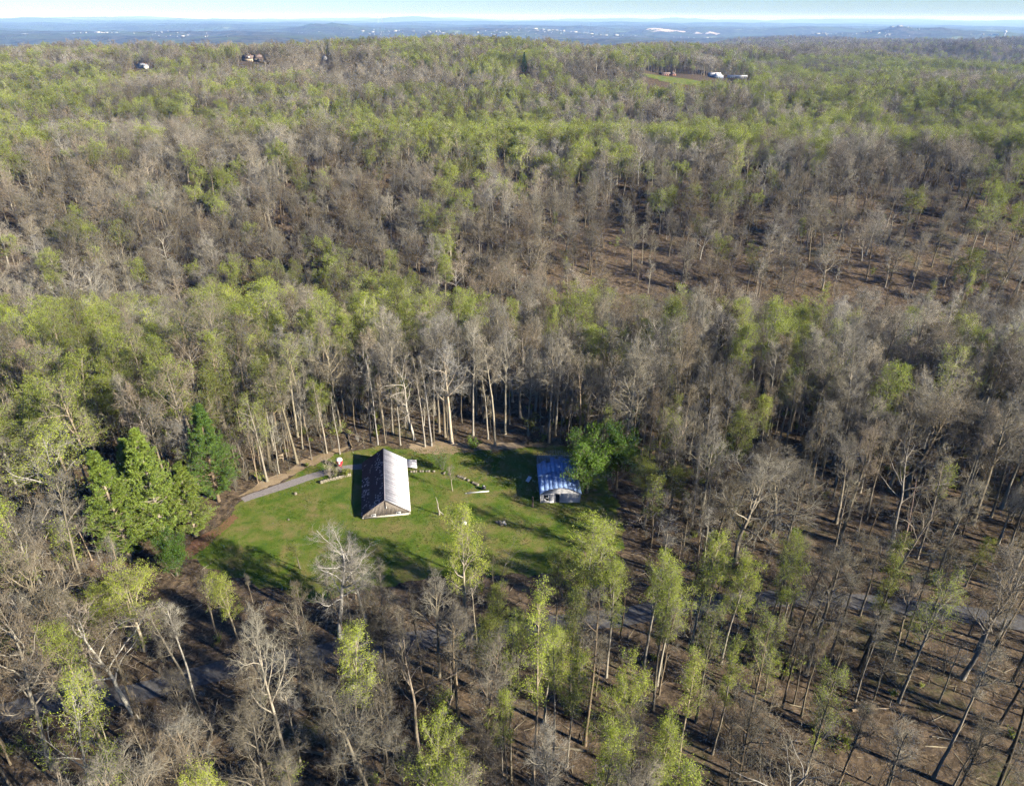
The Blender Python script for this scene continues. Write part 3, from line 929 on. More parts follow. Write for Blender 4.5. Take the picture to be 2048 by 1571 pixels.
# shady slope: deck and shingles
MB().prism([(0, -OV, RZ + .02), (-BW - .2, -OV, zr(BW + .2) + .02), (-BW - .2, -OV, zr(BW + .2) - .04), (0, -OV, RZ - .04)], (0, 0, 0), (0, BL + 2 * OV, 0)).build('roof_deck', M['shingle'], barn)
sh = MB()
cl = math.hypot(BW + .2, slope * (BW + .2))
nc = int(cl / 0.27)
ux, uz = -(BW + .2) / cl, -slope * (BW + .2) / cl
for c_ in range(nc):
    yy = -OV - (0.15 if c_ % 2 else 0)
    while yy < BL + OV - 0.05:
        w = rng.uniform(0.24, 0.34)
        y0, y1 = max(yy, -OV), min(yy + w - 0.015, BL + OV)
        yy += w
        if y1 - y0 < 0.05: continue
        s0, s1 = c_ * 0.27, c_ * 0.27 + 0.30
        yc = (y0 + y1) / 2
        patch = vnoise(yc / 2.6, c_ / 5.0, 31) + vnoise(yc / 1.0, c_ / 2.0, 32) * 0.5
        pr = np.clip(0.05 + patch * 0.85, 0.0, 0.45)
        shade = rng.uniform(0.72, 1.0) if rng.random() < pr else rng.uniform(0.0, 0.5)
        nrm_ = np.array([uz, 0, -ux]) * (-1 if uz > 0 else 1)
        nrm_ = np.array([-slope, 0, 1.0]) / math.hypot(slope, 1)
        lift0, lift1 = 0.022, 0.05 + rng.uniform(0, 0.02)
        P = lambda s_, y_, l_: np.array([ux * s_, y_, RZ + .02 + uz * s_]) + nrm_ * l_
        V = [P(s0, y0, lift0), P(s0, y1, lift0), P(s1, y1, lift1), P(s1, y0, lift1), P(s1, y1, 0.005), P(s1, y0, 0.005)]
        sh.add(V, quads=[(0, 1, 2, 3), (3, 2, 4, 5)], tris=[(0, 3, 5), (1, 4, 2)], att=shade)
tag(sh.build('roof_shingles', M['shingle'], barn, attr='shade'), kind='stuff')
MB().prism([(-.10, -OV, RZ + .0), (0, -OV, RZ + .10), (.08, -OV, RZ + .02)], (0, 0, 0), (0, BL + 2 * OV, 0)).build('ridge_cap', M['grey_tin'], barn)
for sgn in (-1, 1):   # rake boards under the roof edge
    MB().prism([(0, -OV + .04, RZ - .05), (sgn * (BW + .15), -OV + .04, zr(BW + .15) - .05), (sgn * (BW + .15), -OV + .04, zr(BW + .15) - .17), (0, -OV + .04, RZ - .17)], (0, 0, 0), (0, .04, 0)).build('rake_board', M['wood_grey'], barn)
for cx in (-2.3, 2.25):
    w_ = MB()
    w_.box((cx, -.07, .82), (.86, .06, .08)).box((cx, -.07, .44), (.86, .06, .09)).box((cx - .39, -.07, .63), (.08, .06, .30)).box((cx + .39, -.07, .63), (.08, .06, .30))
    win = w_.build('window', M['white_paint'], barn)
    MB().box((cx, -.058, .63), (.70, .02, .30)).build('pane', M['glass'], win)
MB().box((0.0, -.10, 2.75), (.07, .06, 1.5)).build('post', M['iron'], barn)
MB().box((.12, -.13, 2.1), (.12, .10, .34)).box((.12, -.17, 2.36), (.05, .05, .3)).build('lamp', M['white_paint'], barn)
for (rx_, ry_, h_) in ((2.4, 1.6, .55), (3.6, 1.1, .5), (2.6, 13.4, 1.5)):
    MB().tube([(rx_, ry_, zr(rx_) + .03), (rx_, ry_, zr(rx_) + h_)], [.035, .03], 6).build('roof_pipe', M['iron'], barn)
for yy in (ext_y0 + .1, (ext_y0 + BL) / 2, BL - .1):
    MB().box((ext_x1 - .25, yy, .18), (.14, .14, .42)).build('lean_to_post', M['wood_grey'], barn)
MB().box((5.3, BL - .05, .30), (1.9, .06, .6)).build('lean_to_wall', M['wood_grey'], barn)

# ------------------------------------------------------------------ white house with arched tin roof
HW, HL = 3.75, 13.0
house = empty('house', (9.25, 110.15, 0), R(1.5))
tag(house, 'small white clapboard house with arched tin roof and open dark doorway', 'house')
za = lambda x: 2.35 + 1.3 * (1 - (x / HW) ** 2)
M['house_tin'] = simple('tin_shade_blue', (0.27, 0.41, 0.70), 0.62, 0.9, 0.18, 0.35, 0.0)  # pale tin; the blue of its sky-lit shade is put into the base colour
M['clap'] = simple('white_clapboard', (0.74, 0.74, 0.73), 0.7, 2.5, 0.14)
opens = [(-3.18, -2.28, 0.52, 1.95), (-0.98, -0.12, 0.0, 2.18)]
z = 0.05
while z < 3.6:
    z1 = z + 0.215
    xs = HW - .02 if z1 < 2.35 else HW * math.sqrt(max(0, 1 - (z1 - 2.35) / 1.3)) - .05
    if xs < 0.3: break
    segs = [(-xs, xs)]
    for (a, b_, lo, hi) in opens:
        if z1 > lo + .05 and z < hi - .05:
            segs = [s2 for (p, q_) in segs for s2 in ((p, min(q_, a)), (max(p, b_), q_)) if s2[1] - s2[0] > .05]
    for (p, q_) in segs:
        MB().prism([(p, -.04, z), (p, .0, z), (p, .0, z1 - .01), (p, -.015, z1 - .01)], (0, 0, 0), (q_ - p, 0, 0)).build('clapboard', M['clap'], house)
    z = z1
for sgn in (-1, 1):
    MB().box((sgn * (HW - .05), HL / 2, 1.17), (.1, HL - .2, 2.33)).build('side_wall', M['clap'], house)
MB().box((0, HL - .08, 1.2), (2 * HW - .25, .1, 2.4)).build('rear_wall', M['clap'], house)
MB().box((0, HL / 2, .03), (2 * HW - .3, HL - .3, .06)).build('floor_boards', M['wood_grey'], house)
MB().box((0, 3.2, 1.2), (2 * HW - .3, .08, 2.4)).build('inner_wall', M['wood_grey'], house)
for sgn in (-1, 1):
    MB().box((sgn * (HW + .02), -.05, 1.17), (.12, .08, 2.3)).build('corner_board', M['white_paint'], house)
fr = MB().box((-1.02, -.06, 1.1), (.09, .06, 2.25)).box((-.08, -.06, 1.1), (.09, .06, 2.25)).box((-.55, -.06, 2.24), (1.03, .06, .1))
fr.build('door_frame', M['white_paint'], house)
w_ = MB().box((-2.73, -.06, 1.98), (1.04, .06, .09)).box((-2.73, -.06, .49), (1.06, .08, .09)).box((-3.22, -.06, 1.24), (.08, .06, 1.45)).box((-2.24, -.06, 1.24), (.08, .06, 1.45)).box((-2.73, -.03, 1.22), (.9, .04, .05))
win = w_.build('window', M['white_paint'], house)
MB().box((-2.73, .0, 1.6), (.9, .015, .7)).build('pane', M['glass'], win)
MB().prism([(-3.18, .0, .54), (-2.6, .0, .54), (-2.75, .0, .8), (-3.0, .0, 1.0), (-3.18, .0, .9)], (0, 0, 0), (0, .012, 0)).build('broken_pane', M['white_paint'], win)
NF = 9
xsf = np.linspace(-HW - .22, HW + .22, NF + 1)
zf = [za(x_) + .06 for x_ in xsf]
rng = np.random.default_rng(8)
for i in range(NF):
    rag = 10.4 + rng.normal(0, .35) - (1.1 if i == 2 else 0)
    ys = [-.28, 5.3, rag]
    for a, b_ in zip(ys[:-1], ys[1:]):
        dz = 0.012 * (a > 0)
        p0, p1 = np.array([xsf[i] - .02, a, zf[i] + dz]), np.array([xsf[i + 1] + .02, a, zf[i + 1] + dz])
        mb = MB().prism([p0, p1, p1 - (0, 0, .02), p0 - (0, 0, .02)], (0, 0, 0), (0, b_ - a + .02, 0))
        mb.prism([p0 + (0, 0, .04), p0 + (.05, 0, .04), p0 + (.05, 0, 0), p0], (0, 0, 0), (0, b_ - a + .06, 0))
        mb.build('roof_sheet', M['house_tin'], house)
for k in range(17):      # bare battens along the open rear end of the roof
    x_ = -HW - .15 + k * (2 * HW + .3) / 16
    MB().box((x_, 11.2, za(x_) + .01), (.10, 3.9, .05)).build('batten', M['wood_grey'], house)
for k in range(8):
    y_ = 9.5 + k * .48
    pts = [(x_, y_, za(x_) - .05) for x_ in np.linspace(-HW - .1, HW + .1, 12)]
    MB().tube(pts, [.05] * 12, 4).build('rafter', M['wood_grey'], house)

# ------------------------------------------------------------------ small things on and round the lawn
def stone_line(name, pts, h, w, label, seed, mat='stone'):
    rng = np.random.default_rng(seed)
    np.random.seed(seed)
    line = smooth_line(pts, 10)
    seg = np.hypot(*np.diff(line, axis=0).T); s = np.concatenate([[0], np.cumsum(seg)])
    mb = MB()
    for course in range(max(1, int(round(h / 0.28)))):
        u = rng.uniform(0, .2)
        while u < s[-1]:
            L = rng.uniform(.3, .62)
            p = (np.interp(u + L / 2, s, line[:, 0]), np.interp(u + L / 2, s, line[:, 1]))
            q = (np.interp(u + L / 2 + .2, s, line[:, 0]), np.interp(u + L / 2 + .2, s, line[:, 1]))
            a = math.atan2(q[1] - p[1], q[0] - p[0])
            if h < .3 and rng.random() < .4:
                u += L
                continue
            mb.box((p[0], p[1], .13 + course * .27), (L * .97, w * rng.uniform(.85, 1.1), .29), a + rng.normal(0, .04), jit=.035)
            u += L
    o = mb.build(name, M[mat])
    return tag(o, label, 'stone wall')


stone_line('stone_wall', [at(*p)[:2] for p in [(639, 967), (655, 962), (676, 957), (700, 951)]], .5, .4, 'low pale stone retaining wall between driveway and barn', 61, 'wallstone')
stone_line('stone_wall', [at(*p)[:2] for p in [(818, 944), (840, 943), (868, 943)]], .28, .4, 'low pale stone wall running right from the barn lean-to', 62, 'wallstone')
stone_line('stone_wall', [at(*p)[:2] for p in [(872, 944), (905, 950), (930, 958), (955, 970)]], .28, .6, 'tumbled row of stones at the lawn shadow between shrub and house', 63)


def rock(name, c, size, label, seed, mat='stone', group=None, cat='rock'):
    rng = np.random.default_rng(seed)
    import bmesh
    bm = bmesh.new()
    bmesh.ops.create_icosphere(bm, subdivisions=2, radius=1.0)
    for v in bm.verts:
        k = 1 + 0.28 * (vnoise(v.co.x * 1.3 + seed, v.co.y * 1.3 + v.co.z, seed) + vnoise(v.co.z * 1.7, v.co.x + seed, seed + 1))
        v.co = Vector((v.co.x * size[0] * k, v.co.y * size[1] * k, max(v.co.z * size[2] * k, -size[2] * .35)))
    me = bpy.data.meshes.new(name); bm.to_mesh(me); bm.free()
    me.materials.append(M[mat])
    o = bpy.data.objects.new(name, me); C.objects.link(o)
    o.location = (c[0], c[1], size[2] * .3); o.rotation_euler.z = rng.uniform(0, 6)
    return tag(o, label, cat, group)


rock('boulder', at(591, 988), (.34, .32, .36), 'pale upright boulder on the lawn beside the driveway', 3)
rock('boulder', at(577, 1039), (.24, .22, .2), 'small pale rock on the lawn between driveway and bare trees', 4)
rock('boulder', at(546, 1046), (.16, .16, .12), 'tiny pale stone on the lawn beside the small rock', 5)
for i, (dx, dy, s_) in enumerate([(0, 0, .55), (.7, .2, .42), (-.6, .25, .4), (.25, -.5, .38), (.95, -.25, .3)]):
    p = at(1000, 1046)
    rock('rock', (p[0] + dx, p[1] + dy), (s_, s_ * .8, s_ * .6), ['largest brown rock in the pile on the shaded lawn', 'rock on the right of the lawn rock pile',
         'rock on the left of the lawn rock pile', 'front rock of the lawn rock pile', 'small pale rock at the right tip of the lawn rock pile'][i], 20 + i, 'whitewash' if i in (1, 4) else 'stone', 'rock pile on the shaded lawn')

M['red'] = simple('red_enamel', (0.55, 0.02, 0.045), 0.35, 2.0, 0.15, 0.5)
M['gloss_white'] = simple('gloss_white', (0.82, 0.81, 0.80), 0.35, 2.0, 0.05, 0.5)
binr = empty('feed_bin', at(680, 934), R(8))
tag(binr, 'red rounded bin with white top and white front panel beside the barn', 'bin')
MB().lathe([(.28, .28), (.42, .5), (.62, 1.05), (.66, 1.55), (.64, 1.72)], S=20).build('body', M['red'], binr, True)
MB().lathe([(.66, 1.70), (.67, 1.85), (.55, 2.1), (.30, 2.24), (.05, 2.28)], S=20).build('lid', M['gloss_white'], binr, True)
MB().box((.02, -.66, 1.32), (.36, .06, .44), rx=R(4)).build('front_panel', M['gloss_white'], binr)
for k in range(3):
    a = k * 2.09 + .5
    MB().tube([(.42 * math.cos(a), .42 * math.sin(a), 0), (.45 * math.cos(a), .45 * math.sin(a), .75)], [.035, .035], 6).build('leg', M['iron'], binr)
MB().tube([(.2, -.2, .32), (.55, -.5, .12)], [.06, .05], 8).build('spout', M['red'], binr)

tb = empty('wooden_stand', at(562, 922), R(12))
tag(tb, 'weathered wooden box stand on posts at the wood edge beyond the driveway', 'stand')
M['wood_tan'] = simple('tan_boards', (0.34, 0.27, 0.18), 0.9, 4.0, 0.35)
for sx in (-.5, .5):
    for sy in (-.35, .35):
        MB().box((sx, sy, .55), (.12, .12, 1.1)).build('post', M['wood_tan'], tb)
MB().box((0, 0, 1.0), (1.2, .9, .08)).build('shelf', M['wood_tan'], tb)
MB().box((0, .42, 1.3), (1.2, .05, .5)).box((-.58, 0, 1.3), (.05, .8, .5)).box((.58, 0, 1.3), (.05, .8, .5)).build('panel', M['wood_tan'], tb)
MB().box((0, -.02, 1.6), (1.35, 1.05, .06), rx=R(-8)).build('roof_board', M['wood_tan'], tb)

dp = empty('dead_pole', at(879, 1029))
tag(dp, 'leaning pale dead pole with a broken prop on the open lawn', 'pole')
MB().tube([(0, 0, 0), (-.05, 0, .9), (-.22, .02, 1.8), (-.2, .02, 2.6), (-.42, .05, 3.5), (-.58, .05, 4.1)], [.15, .12, .10, .08, .05, .025], 8).build('shaft', M['bark_pale'], dp, True)
MB().tube([(-.08, 0, 1.0), (.3, -.05, .55), (.75, -.1, .12)], [.08, .09, .08], 7).build('prop', M['bark_pale'], dp, True)
dp.children[0]['tint'] = 0.6; dp.children[1]['tint'] = 0.6

pa, pb = at(931, 987), at(978, 983)
bm_ = empty('white_beam', (pa + pb) / 2, math.atan2(pb[1] - pa[1], pb[0] - pa[0]))
tag(bm_, 'long white beam lying on the lawn', 'beam')
MB().box((.15, 0, .16), (4.3, .16, .16)).build('beam_body', M['white_paint'], bm_)
MB().box((-2.15, 0, .12), (.5, .1, .1)).build('beam_tenon', M['white_paint'], bm_)
for sx in (-1.5, 1.7):
    MB().box((sx, 0, .04), (.2, .4, .08)).build('bearer', M['wood_grey'], bm_)
gr = empty('charcoal_grill', at(968, 979), R(6))
tag(gr, 'small black grill with pale knob behind the white beam', 'grill')
M['black'] = simple('black_steel', (0.025, 0.025, 0.028), 0.5, 3, 0.3, 0.4)
MB().box((0, 0, .42), (.75, .5, .36)).build('body', M['black'], gr)
MB().prism([(-.375, -.25, .6), (-.375, .25, .6), (-.375, .18, .82), (-.375, -.18, .82)], (0, 0, 0), (.75, 0, 0)).build('lid', M['black'], gr)
MB().lathe([(.05, .82), (.11, .88), (.11, .98), (.03, 1.02)], S=10).build('knob', M['gloss_white'], gr)
for sx in (-.3, .3):
    for sy in (-.2, .2):
        MB().box((sx, sy, .12), (.05, .05, .24)).build('leg', M['black'], gr)
ct = empty('white_crate', at(928, 1048), R(20))
tag(ct, 'small white crate on the lawn beside the leafing tree top', 'crate')
c_ = MB().box((0, -.33, .28), (.8, .05, .46)).box((0, .33, .28), (.8, .05, .46)).box((-.38, 0, .28), (.05, .6, .46)).box((.38, 0, .28), (.05, .6, .46)).box((0, 0, .06), (.76, .62, .05))
c_.build('crate_body', M['white_paint'], ct)
MB().box((.02, 0, .54), (.88, .76, .05)).build('lid', M['gloss_white'], ct)
st = empty('old_post', at(1065, 1013), 0)
tag(st, 'thick dark wooden post standing at the front corner of the house', 'post')
MB().tube([(0, 0, 0), (.02, 0, 1.1), (.0, .02, 2.2)], [.22, .17, .15], 8).build('shaft', M['iron'], st, True)
MB().lathe([(.15, 2.2), (.17, 2.25), (.05, 2.3)], S=8).build('cap', M['iron'], st)
ms = empty('tin_sheet', at(1057, 962), R(60))
tag(ms, 'crumpled pale tin sheet lying in the house shadow', 'sheet')
V = []; n_ = 9
for i in range(n_):
    for j in (0, 1):
        V.append((i * .16 - .6, j * .7 - .35, .25 + .09 * math.sin(i * 1.9) + .12 * j + i * .05))
q_ = [(2 * i, 2 * i + 2, 2 * i + 3, 2 * i + 1) for i in range(n_ - 1)]
V2 = [(x_, y_, z_ - .03) for x_, y_, z_ in V]
MB().add(V, quads=q_).add(V2, quads=[t[::-1] for t in q_]).build('sheet_body', M['tin'], ms)
MB().box((0, 0, .1), (.7, .15, .2)).build('prop', M['wood_grey'], ms)


# ------------------------------------------------------------------ far houses on the wooded hills
M['tan_wall'] = simple('tan_stone_wall', (0.40, 0.33, 0.24), 0.9, 0.6, 0.15)
M['brown_roof'] = simple('brown_roof', (0.17, 0.13, 0.11), 0.9, 0.8, 0.2)
M['grey_roof'] = simple('grey_roof', (0.26, 0.28, 0.31), 0.7, 0.8, 0.15)
M['brick_wall'] = simple('brick_wall', (0.30, 0.15, 0.10), 0.9, 0.7, 0.2)
M['blue_wall'] = simple('blue_grey_wall', (0.24, 0.28, 0.36), 0.8, 0.7, 0.12)
M['white_wall'] = simple('white_wall', (0.60, 0.60, 0.59), 0.8, 0.6, 0.06)


def far_house(name, px, py, rz, label, vols, walls, roofm, sink=0.5):
    p = at_ground(px, py)
    root = empty(name, (p[0], p[1], p[2] - sink), rz)
    tag(root, label, 'house')
    root.scale = (.78, .78, .78)
    for (cx, cy_, w, d, h, rh, along) in vols:
        MB().box((cx, cy_, h / 2), (w, d, h)).build('wall', M[walls], root)
        if along == 'x':
            poly = [(cx - w / 2 - .5, cy_ - d / 2 - .5, h - .05), (cx - w / 2 - .5, cy_, h + rh), (cx - w / 2 - .5, cy_ + d / 2 + .5, h - .05)]
            rf = MB().prism(poly, (0, 0, 0), (w + 1, 0, 0)).build('roof', M[roofm], root)
        else:
            poly = [(cx - w / 2 - .5, cy_ - d / 2 - .5, h - .05), (cx, cy_ - d / 2 - .5, h + rh), (cx + w / 2 + .5, cy_ - d / 2 - .5, h - .05)]
            rf = MB().prism(poly, (0, 0, 0), (0, d + 1, 0)).build('roof', M[roofm], root)
        if w > 6 and d > 5 and h > 3:
            MB().box((cx + w * .2, cy_ + d * .1, h + rh + .3), (.9, .9, 1.8)).build('chimney', M['brick_wall'], rf)
        nwin = max(2, int(w / 3.2))
        for fl in range(max(1, int(h // 2.9))):
            for k in range(nwin):
                wx = cx - w / 2 + (k + .5) * w / nwin
                MB().box((wx, cy_ - d / 2 - .03, 1.6 + fl * 2.9), (1.1, .12, 1.4)).build('window', M['glass'], root)
    return root, p


OPEN_BOXES = []   # photo-space boxes kept free of nearer trees: x0, x1, y0, y1, depth limit


def open_box(x0, x1, y0, y1, p):
    OPEN_BOXES.append((x0, x1, y0, y1, p[1] + 8))
    FAR_YARDS.append((p[0], p[1], 11.0))


r_, p = far_house('white_house', 285, 137, R(-18), 'far white two-storey house among bare trees on the hill at left', [(0, 0, 14, 9, 5.8, 3, 'x'), (9, -2, 8, 8, 5.2, 3, 'y'), (-8, -1, 5, 7, 3.2, 1.6, 'x')], 'white_wall', 'grey_roof')
open_box(262, 308, 124, 138, p)
r_, p = far_house('tan_house', 505, 123, R(-10), 'large far tan house with brown roofs on the wooded hill', [(-6, 0, 17, 10, 5.0, 4, 'x'), (8, 3, 12, 11, 5.4, 4.5, 'x'), (14, -2, 6, 7, 3.4, 2.5, 'y')], 'tan_wall', 'brown_roof')
MB().box((-3, -4.2, 6.6), (2.2, 2.0, 2.2)).build('dormer', M['white_wall'], r_)
open_box(480, 536, 104, 124, p)
r_, p = far_house('cottage', 649, 119, R(5), 'tiny far white cottage half hidden in bare trees right of the tan house', [(0, 0, 8, 6, 3.4, 3, 'y')], 'white_wall', 'white_wall')
open_box(641, 657, 107, 120, p)
r_, p = far_house('brick_house', 1338, 151, R(8), 'far long low brick house behind a green yard', [(-7, 0, 16, 8, 2.9, 2.2, 'x'), (5, -1, 8, 9, 3.2, 2.8, 'y')], 'brick_wall', 'brown_roof')
open_box(1296, 1400, 140, 166, p)
r_, p = far_house('blue_barn', 1434, 156, R(10), 'far blue-grey gabled barn with pale roofs at the yard end', [(0, 0, 15, 12, 3.6, 3.4, 'y'), (-1, 9, 18, 8, 5.2, 2.2, 'x')], 'blue_wall', 'tin')
open_box(1405, 1452, 141, 158, p)
r_, p = far_house('long_shed', 1474, 156, R(2), 'far long low shed with bright white roof beside the blue-grey barn', [(0, 0, 29, 9, 2.6, 1.7, 'x')], 'white_wall', 'gloss_white')
open_box(1450, 1500, 148, 158, p)


def draped(name, cx, cy_, rx, ry, mat, lift, label, cat, n=40, seed=1):
    mb = MB()
    u = np.linspace(-1, 1, n)
    X, Y = np.meshgrid(u, u)
    inside = np.hypot(X, Y) < 0.82 + 0.35 * vnoise(X * 2.5 + 9 * seed, Y * 2.5, seed)
    gx_, gy_ = cx + X * rx, cy_ + Y * ry
    V = np.stack([gx_, gy_, terrain(gx_, gy_) + lift], -1).reshape(-1, 3)
    q = []
    for i in range(n - 1):
        for j in range(n - 1):
            if inside[i, j] and inside[i + 1, j] and inside[i, j + 1] and inside[i + 1, j + 1]:
                q.append((i * n + j, i * n + j + 1, (i + 1) * n + j + 1, (i + 1) * n + j))
    mb.add(V, quads=q)
    o = mb.build(name, mat)
    return tag(o, label, cat, kind='structure')


p = at_ground(1350, 160)
draped('yard', p[0] + 14, p[1] + 6, 74, 34, M['lawn'], .25, 'far green yard in front of the brick house', 'yard', 30, 2)
FAR_YARDS.append((p[0] - 20, p[1], 26)); FAR_YARDS.append((p[0] + 18, p[1], 26))
M['quarry'] = simple('pale_quarry_rock', (0.55, 0.48, 0.42), 0.9, 0.01, 0.25, obj=False)
draped('quarry', 1960, 10430, 330, 250, M['quarry'], 3.0, 'pale rock quarry cut into a distant hill', 'quarry', 40, 3)
draped('quarry_bench', 2560, 10560, 210, 200, M['quarry'], 3.0, 'smaller pale quarry cut right of the large one', 'quarry', 30, 4)

# the plain: buildings of far towns
M['town'] = simple('town_wall', (0.36, 0.36, 0.35), 0.8, 0.02, 0.4)
TOWN = [(25, 36), (45, 52), (140, 39), (190, 41), (208, 43), (230, 54), (252, 41), (310, 61), (322, 59), (365, 73), (375, 71), (455, 53), (480, 51), (562, 50), (578, 52), (725, 63), (745, 65), (790, 63), (860, 65),
        (872, 64), (884, 67), (955, 66), (1000, 67), (1012, 67), (1070, 54), (1086, 58), (1096, 61), (1112, 61), (1127, 61), (1150, 55), (1182, 63), (1212, 64), (1232, 68), (1418, 39), (1470, 38), (1625, 67), (1635, 66),
        (1650, 67), (1757, 68), (1777, 70), (1787, 39), (1802, 39), (1995, 56), (1985, 57)]
rng = np.random.default_rng(99)
for i, (px, py) in enumerate(TOWN):
    p = at_ground(px, py)
    D = np.hypot(p[0], p[1])
    w = D / FPX * rng.uniform(3, 9); h = D / FPX * rng.uniform(.8, 1.6); d = w * .6
    t = empty('distant_building', (p[0], p[1], p[2] - 2), rng.normal(0, .2))
    tag(t, f'tiny pale building on the far hazy plain, {ordinal(sorted(TOWN).index((px, py)) + 1)} from left', 'building', 'pale buildings of the far plain')
    MB().box((0, 0, h / 2 + 1), (w, d, h + 2)).build('wall', M['town'], t)
    MB().prism([(-w / 2 - 1, -d / 2 - 1, h + 2), (-w / 2 - 1, 0, h * 1.25 + 2), (-w / 2 - 1, d / 2 + 1, h + 2)], (0, 0, 0), (w + 2, 0, 0)).build('roof', M['town'], t)
tw_ = MB()
for i in range(300):
    c = TOWN[rng.integers(len(TOWN))]
    px, py = c[0] + rng.normal(0, 34), np.clip(c[1] + rng.normal(0, 3.2), 41, 74)
    p = at_ground(px, py); D = np.hypot(p[0], p[1])
    w = D / FPX * rng.uniform(.7, 2.4); h = D / FPX * rng.uniform(.4, .9)
    tw_.box((p[0], p[1], p[2] + h / 2), (w, w * .7, h + 4), rng.uniform(0, 3))
tag(tw_.build('town_rooftops', M['town']), 'scatter of tiny pale rooftops of towns across the hazy plain', 'rooftops', kind='stuff')
for px, lab in ((756, 'left of two slim white smokestacks on the far horizon'), (764, 'right of two slim white smokestacks on the far horizon')):
    p = at(px, 44.5, -95)
    t = empty('smokestack', (p[0], p[1], terrain(p[0], p[1]) - 3)); tag(t, lab, 'smokestack', 'far smokestacks')
    k = p[1] / FPX
    MB().lathe([(.75 * k, 0), (.6 * k, 6 * k), (.5 * k, 9.5 * k)], S=10).build('shaft', M['town'], t)
    MB().lathe([(.56 * k, 9.4 * k), (.56 * k, 10 * k)], S=10).build('rim', M['grey_roof'], t)
p = at_ground(2013, 57)
k = np.hypot(p[0], p[1]) / FPX
t = empty('water_tower', (p[0], p[1], p[2] - 1)); tag(t, 'white water tower on the far plain near the right edge', 'water tower')
MB().lathe([(1.1 * k, 0), (.6 * k, 1.5 * k), (.6 * k, 4 * k)], S=12).build('stem', M['white_wall'], t)
MB().lathe([(.6 * k, 4 * k), (1.9 * k, 5 * k), (2.1 * k, 6 * k), (1.7 * k, 7 * k), (.4 * k, 7.5 * k)], S=14).build('tank', M['white_wall'], t)

CONIFER = at_ground(1048, 150)
OPEN_BOXES.append((1040, 1056, 128, 148, CONIFER[1] + 4)); FAR_YARDS.append((CONIFER[0], CONIFER[1], 6.0))

# ------------------------------------------------------------------ the wood: which trees stand where
# share of trees in leaf, read off the photograph (rows: height in the picture, columns: 128 photo pixels each)
GROWS = [80, 110, 140, 170, 200, 240, 280, 320, 360, 400, 450, 500, 550, 600, 650, 700, 760, 820, 900, 1000, 1100, 1200, 1300, 1400, 1600]
GREEN = ["2332235345532332", "5322113455646766", "5534422443466665", "5443535435347777", "6546765764457788", "7635676888776688", "2113566663231256",
         "0113534231211014", "0012443111221014", "0112321211030004", "3223322100020003", "4213321110010002", "3213333312112000", "4424333312211010",
         "4445421111124111", "4443220000012100", "5443211000012110", "4332111001011000", "1110000001110000", "1121011666654111", "1453111688753231",
         "2341252588765341", "2111133367654221", "2111126557422110"]


def green_share(px, py):
    r = np.clip(np.searchsorted(GROWS, py, 'right') - 1, 0, len(GREEN) - 1)
    tab = np.array([[int(ch) for ch in row] for row in GREEN], float) / 10
    fx = np.clip(px / 128.0 - 0.5, 0, 14.999)
    c = fx.astype(int); f = fx - c
    return tab[r, c] * (1 - f) + tab[r, c + 1] * f


trees = []   # dicts: x, y, z, proto list, index, scale, width scale, rot, tint, kind


def tree_at_top(px, py, h):
    y0 = at(px, py, h)
    p = y0
    for _ in range(12):
        p = at(px, py, h + float(terrain(p[0], p[1])))
    return p[0], p[1], float(terrain(p[0], p[1]))


def hero(kind, proto, px, py, h, wpx, tint, rot=None, base=None):
    if base is not None:
        q = at(*base); x, y, z = q[0], q[1], float(terrain(q[0], q[1]))
        h = CAM_H - z - y * math.tan(PITCH + math.atan((py - 785.5) / FPX))
    else:
        x, y, z = tree_at_top(px, py, h)
    tm, cm, H, W = proto
    depth = project(x, y, z + h * .7)[2]
    half = wpx * .48 * depth / FPX
    bw = W * 1.28 if H > 12 else W * 1.35
    sc = h / (H * 1.06)
    trees.append(dict(x=x, y=y, z=z, p=proto, s=sc, w=half / (bw * sc), rot=random.uniform(0, 6.28) if rot is None else rot, tint=tint, kind=kind, hero=True, h=h))


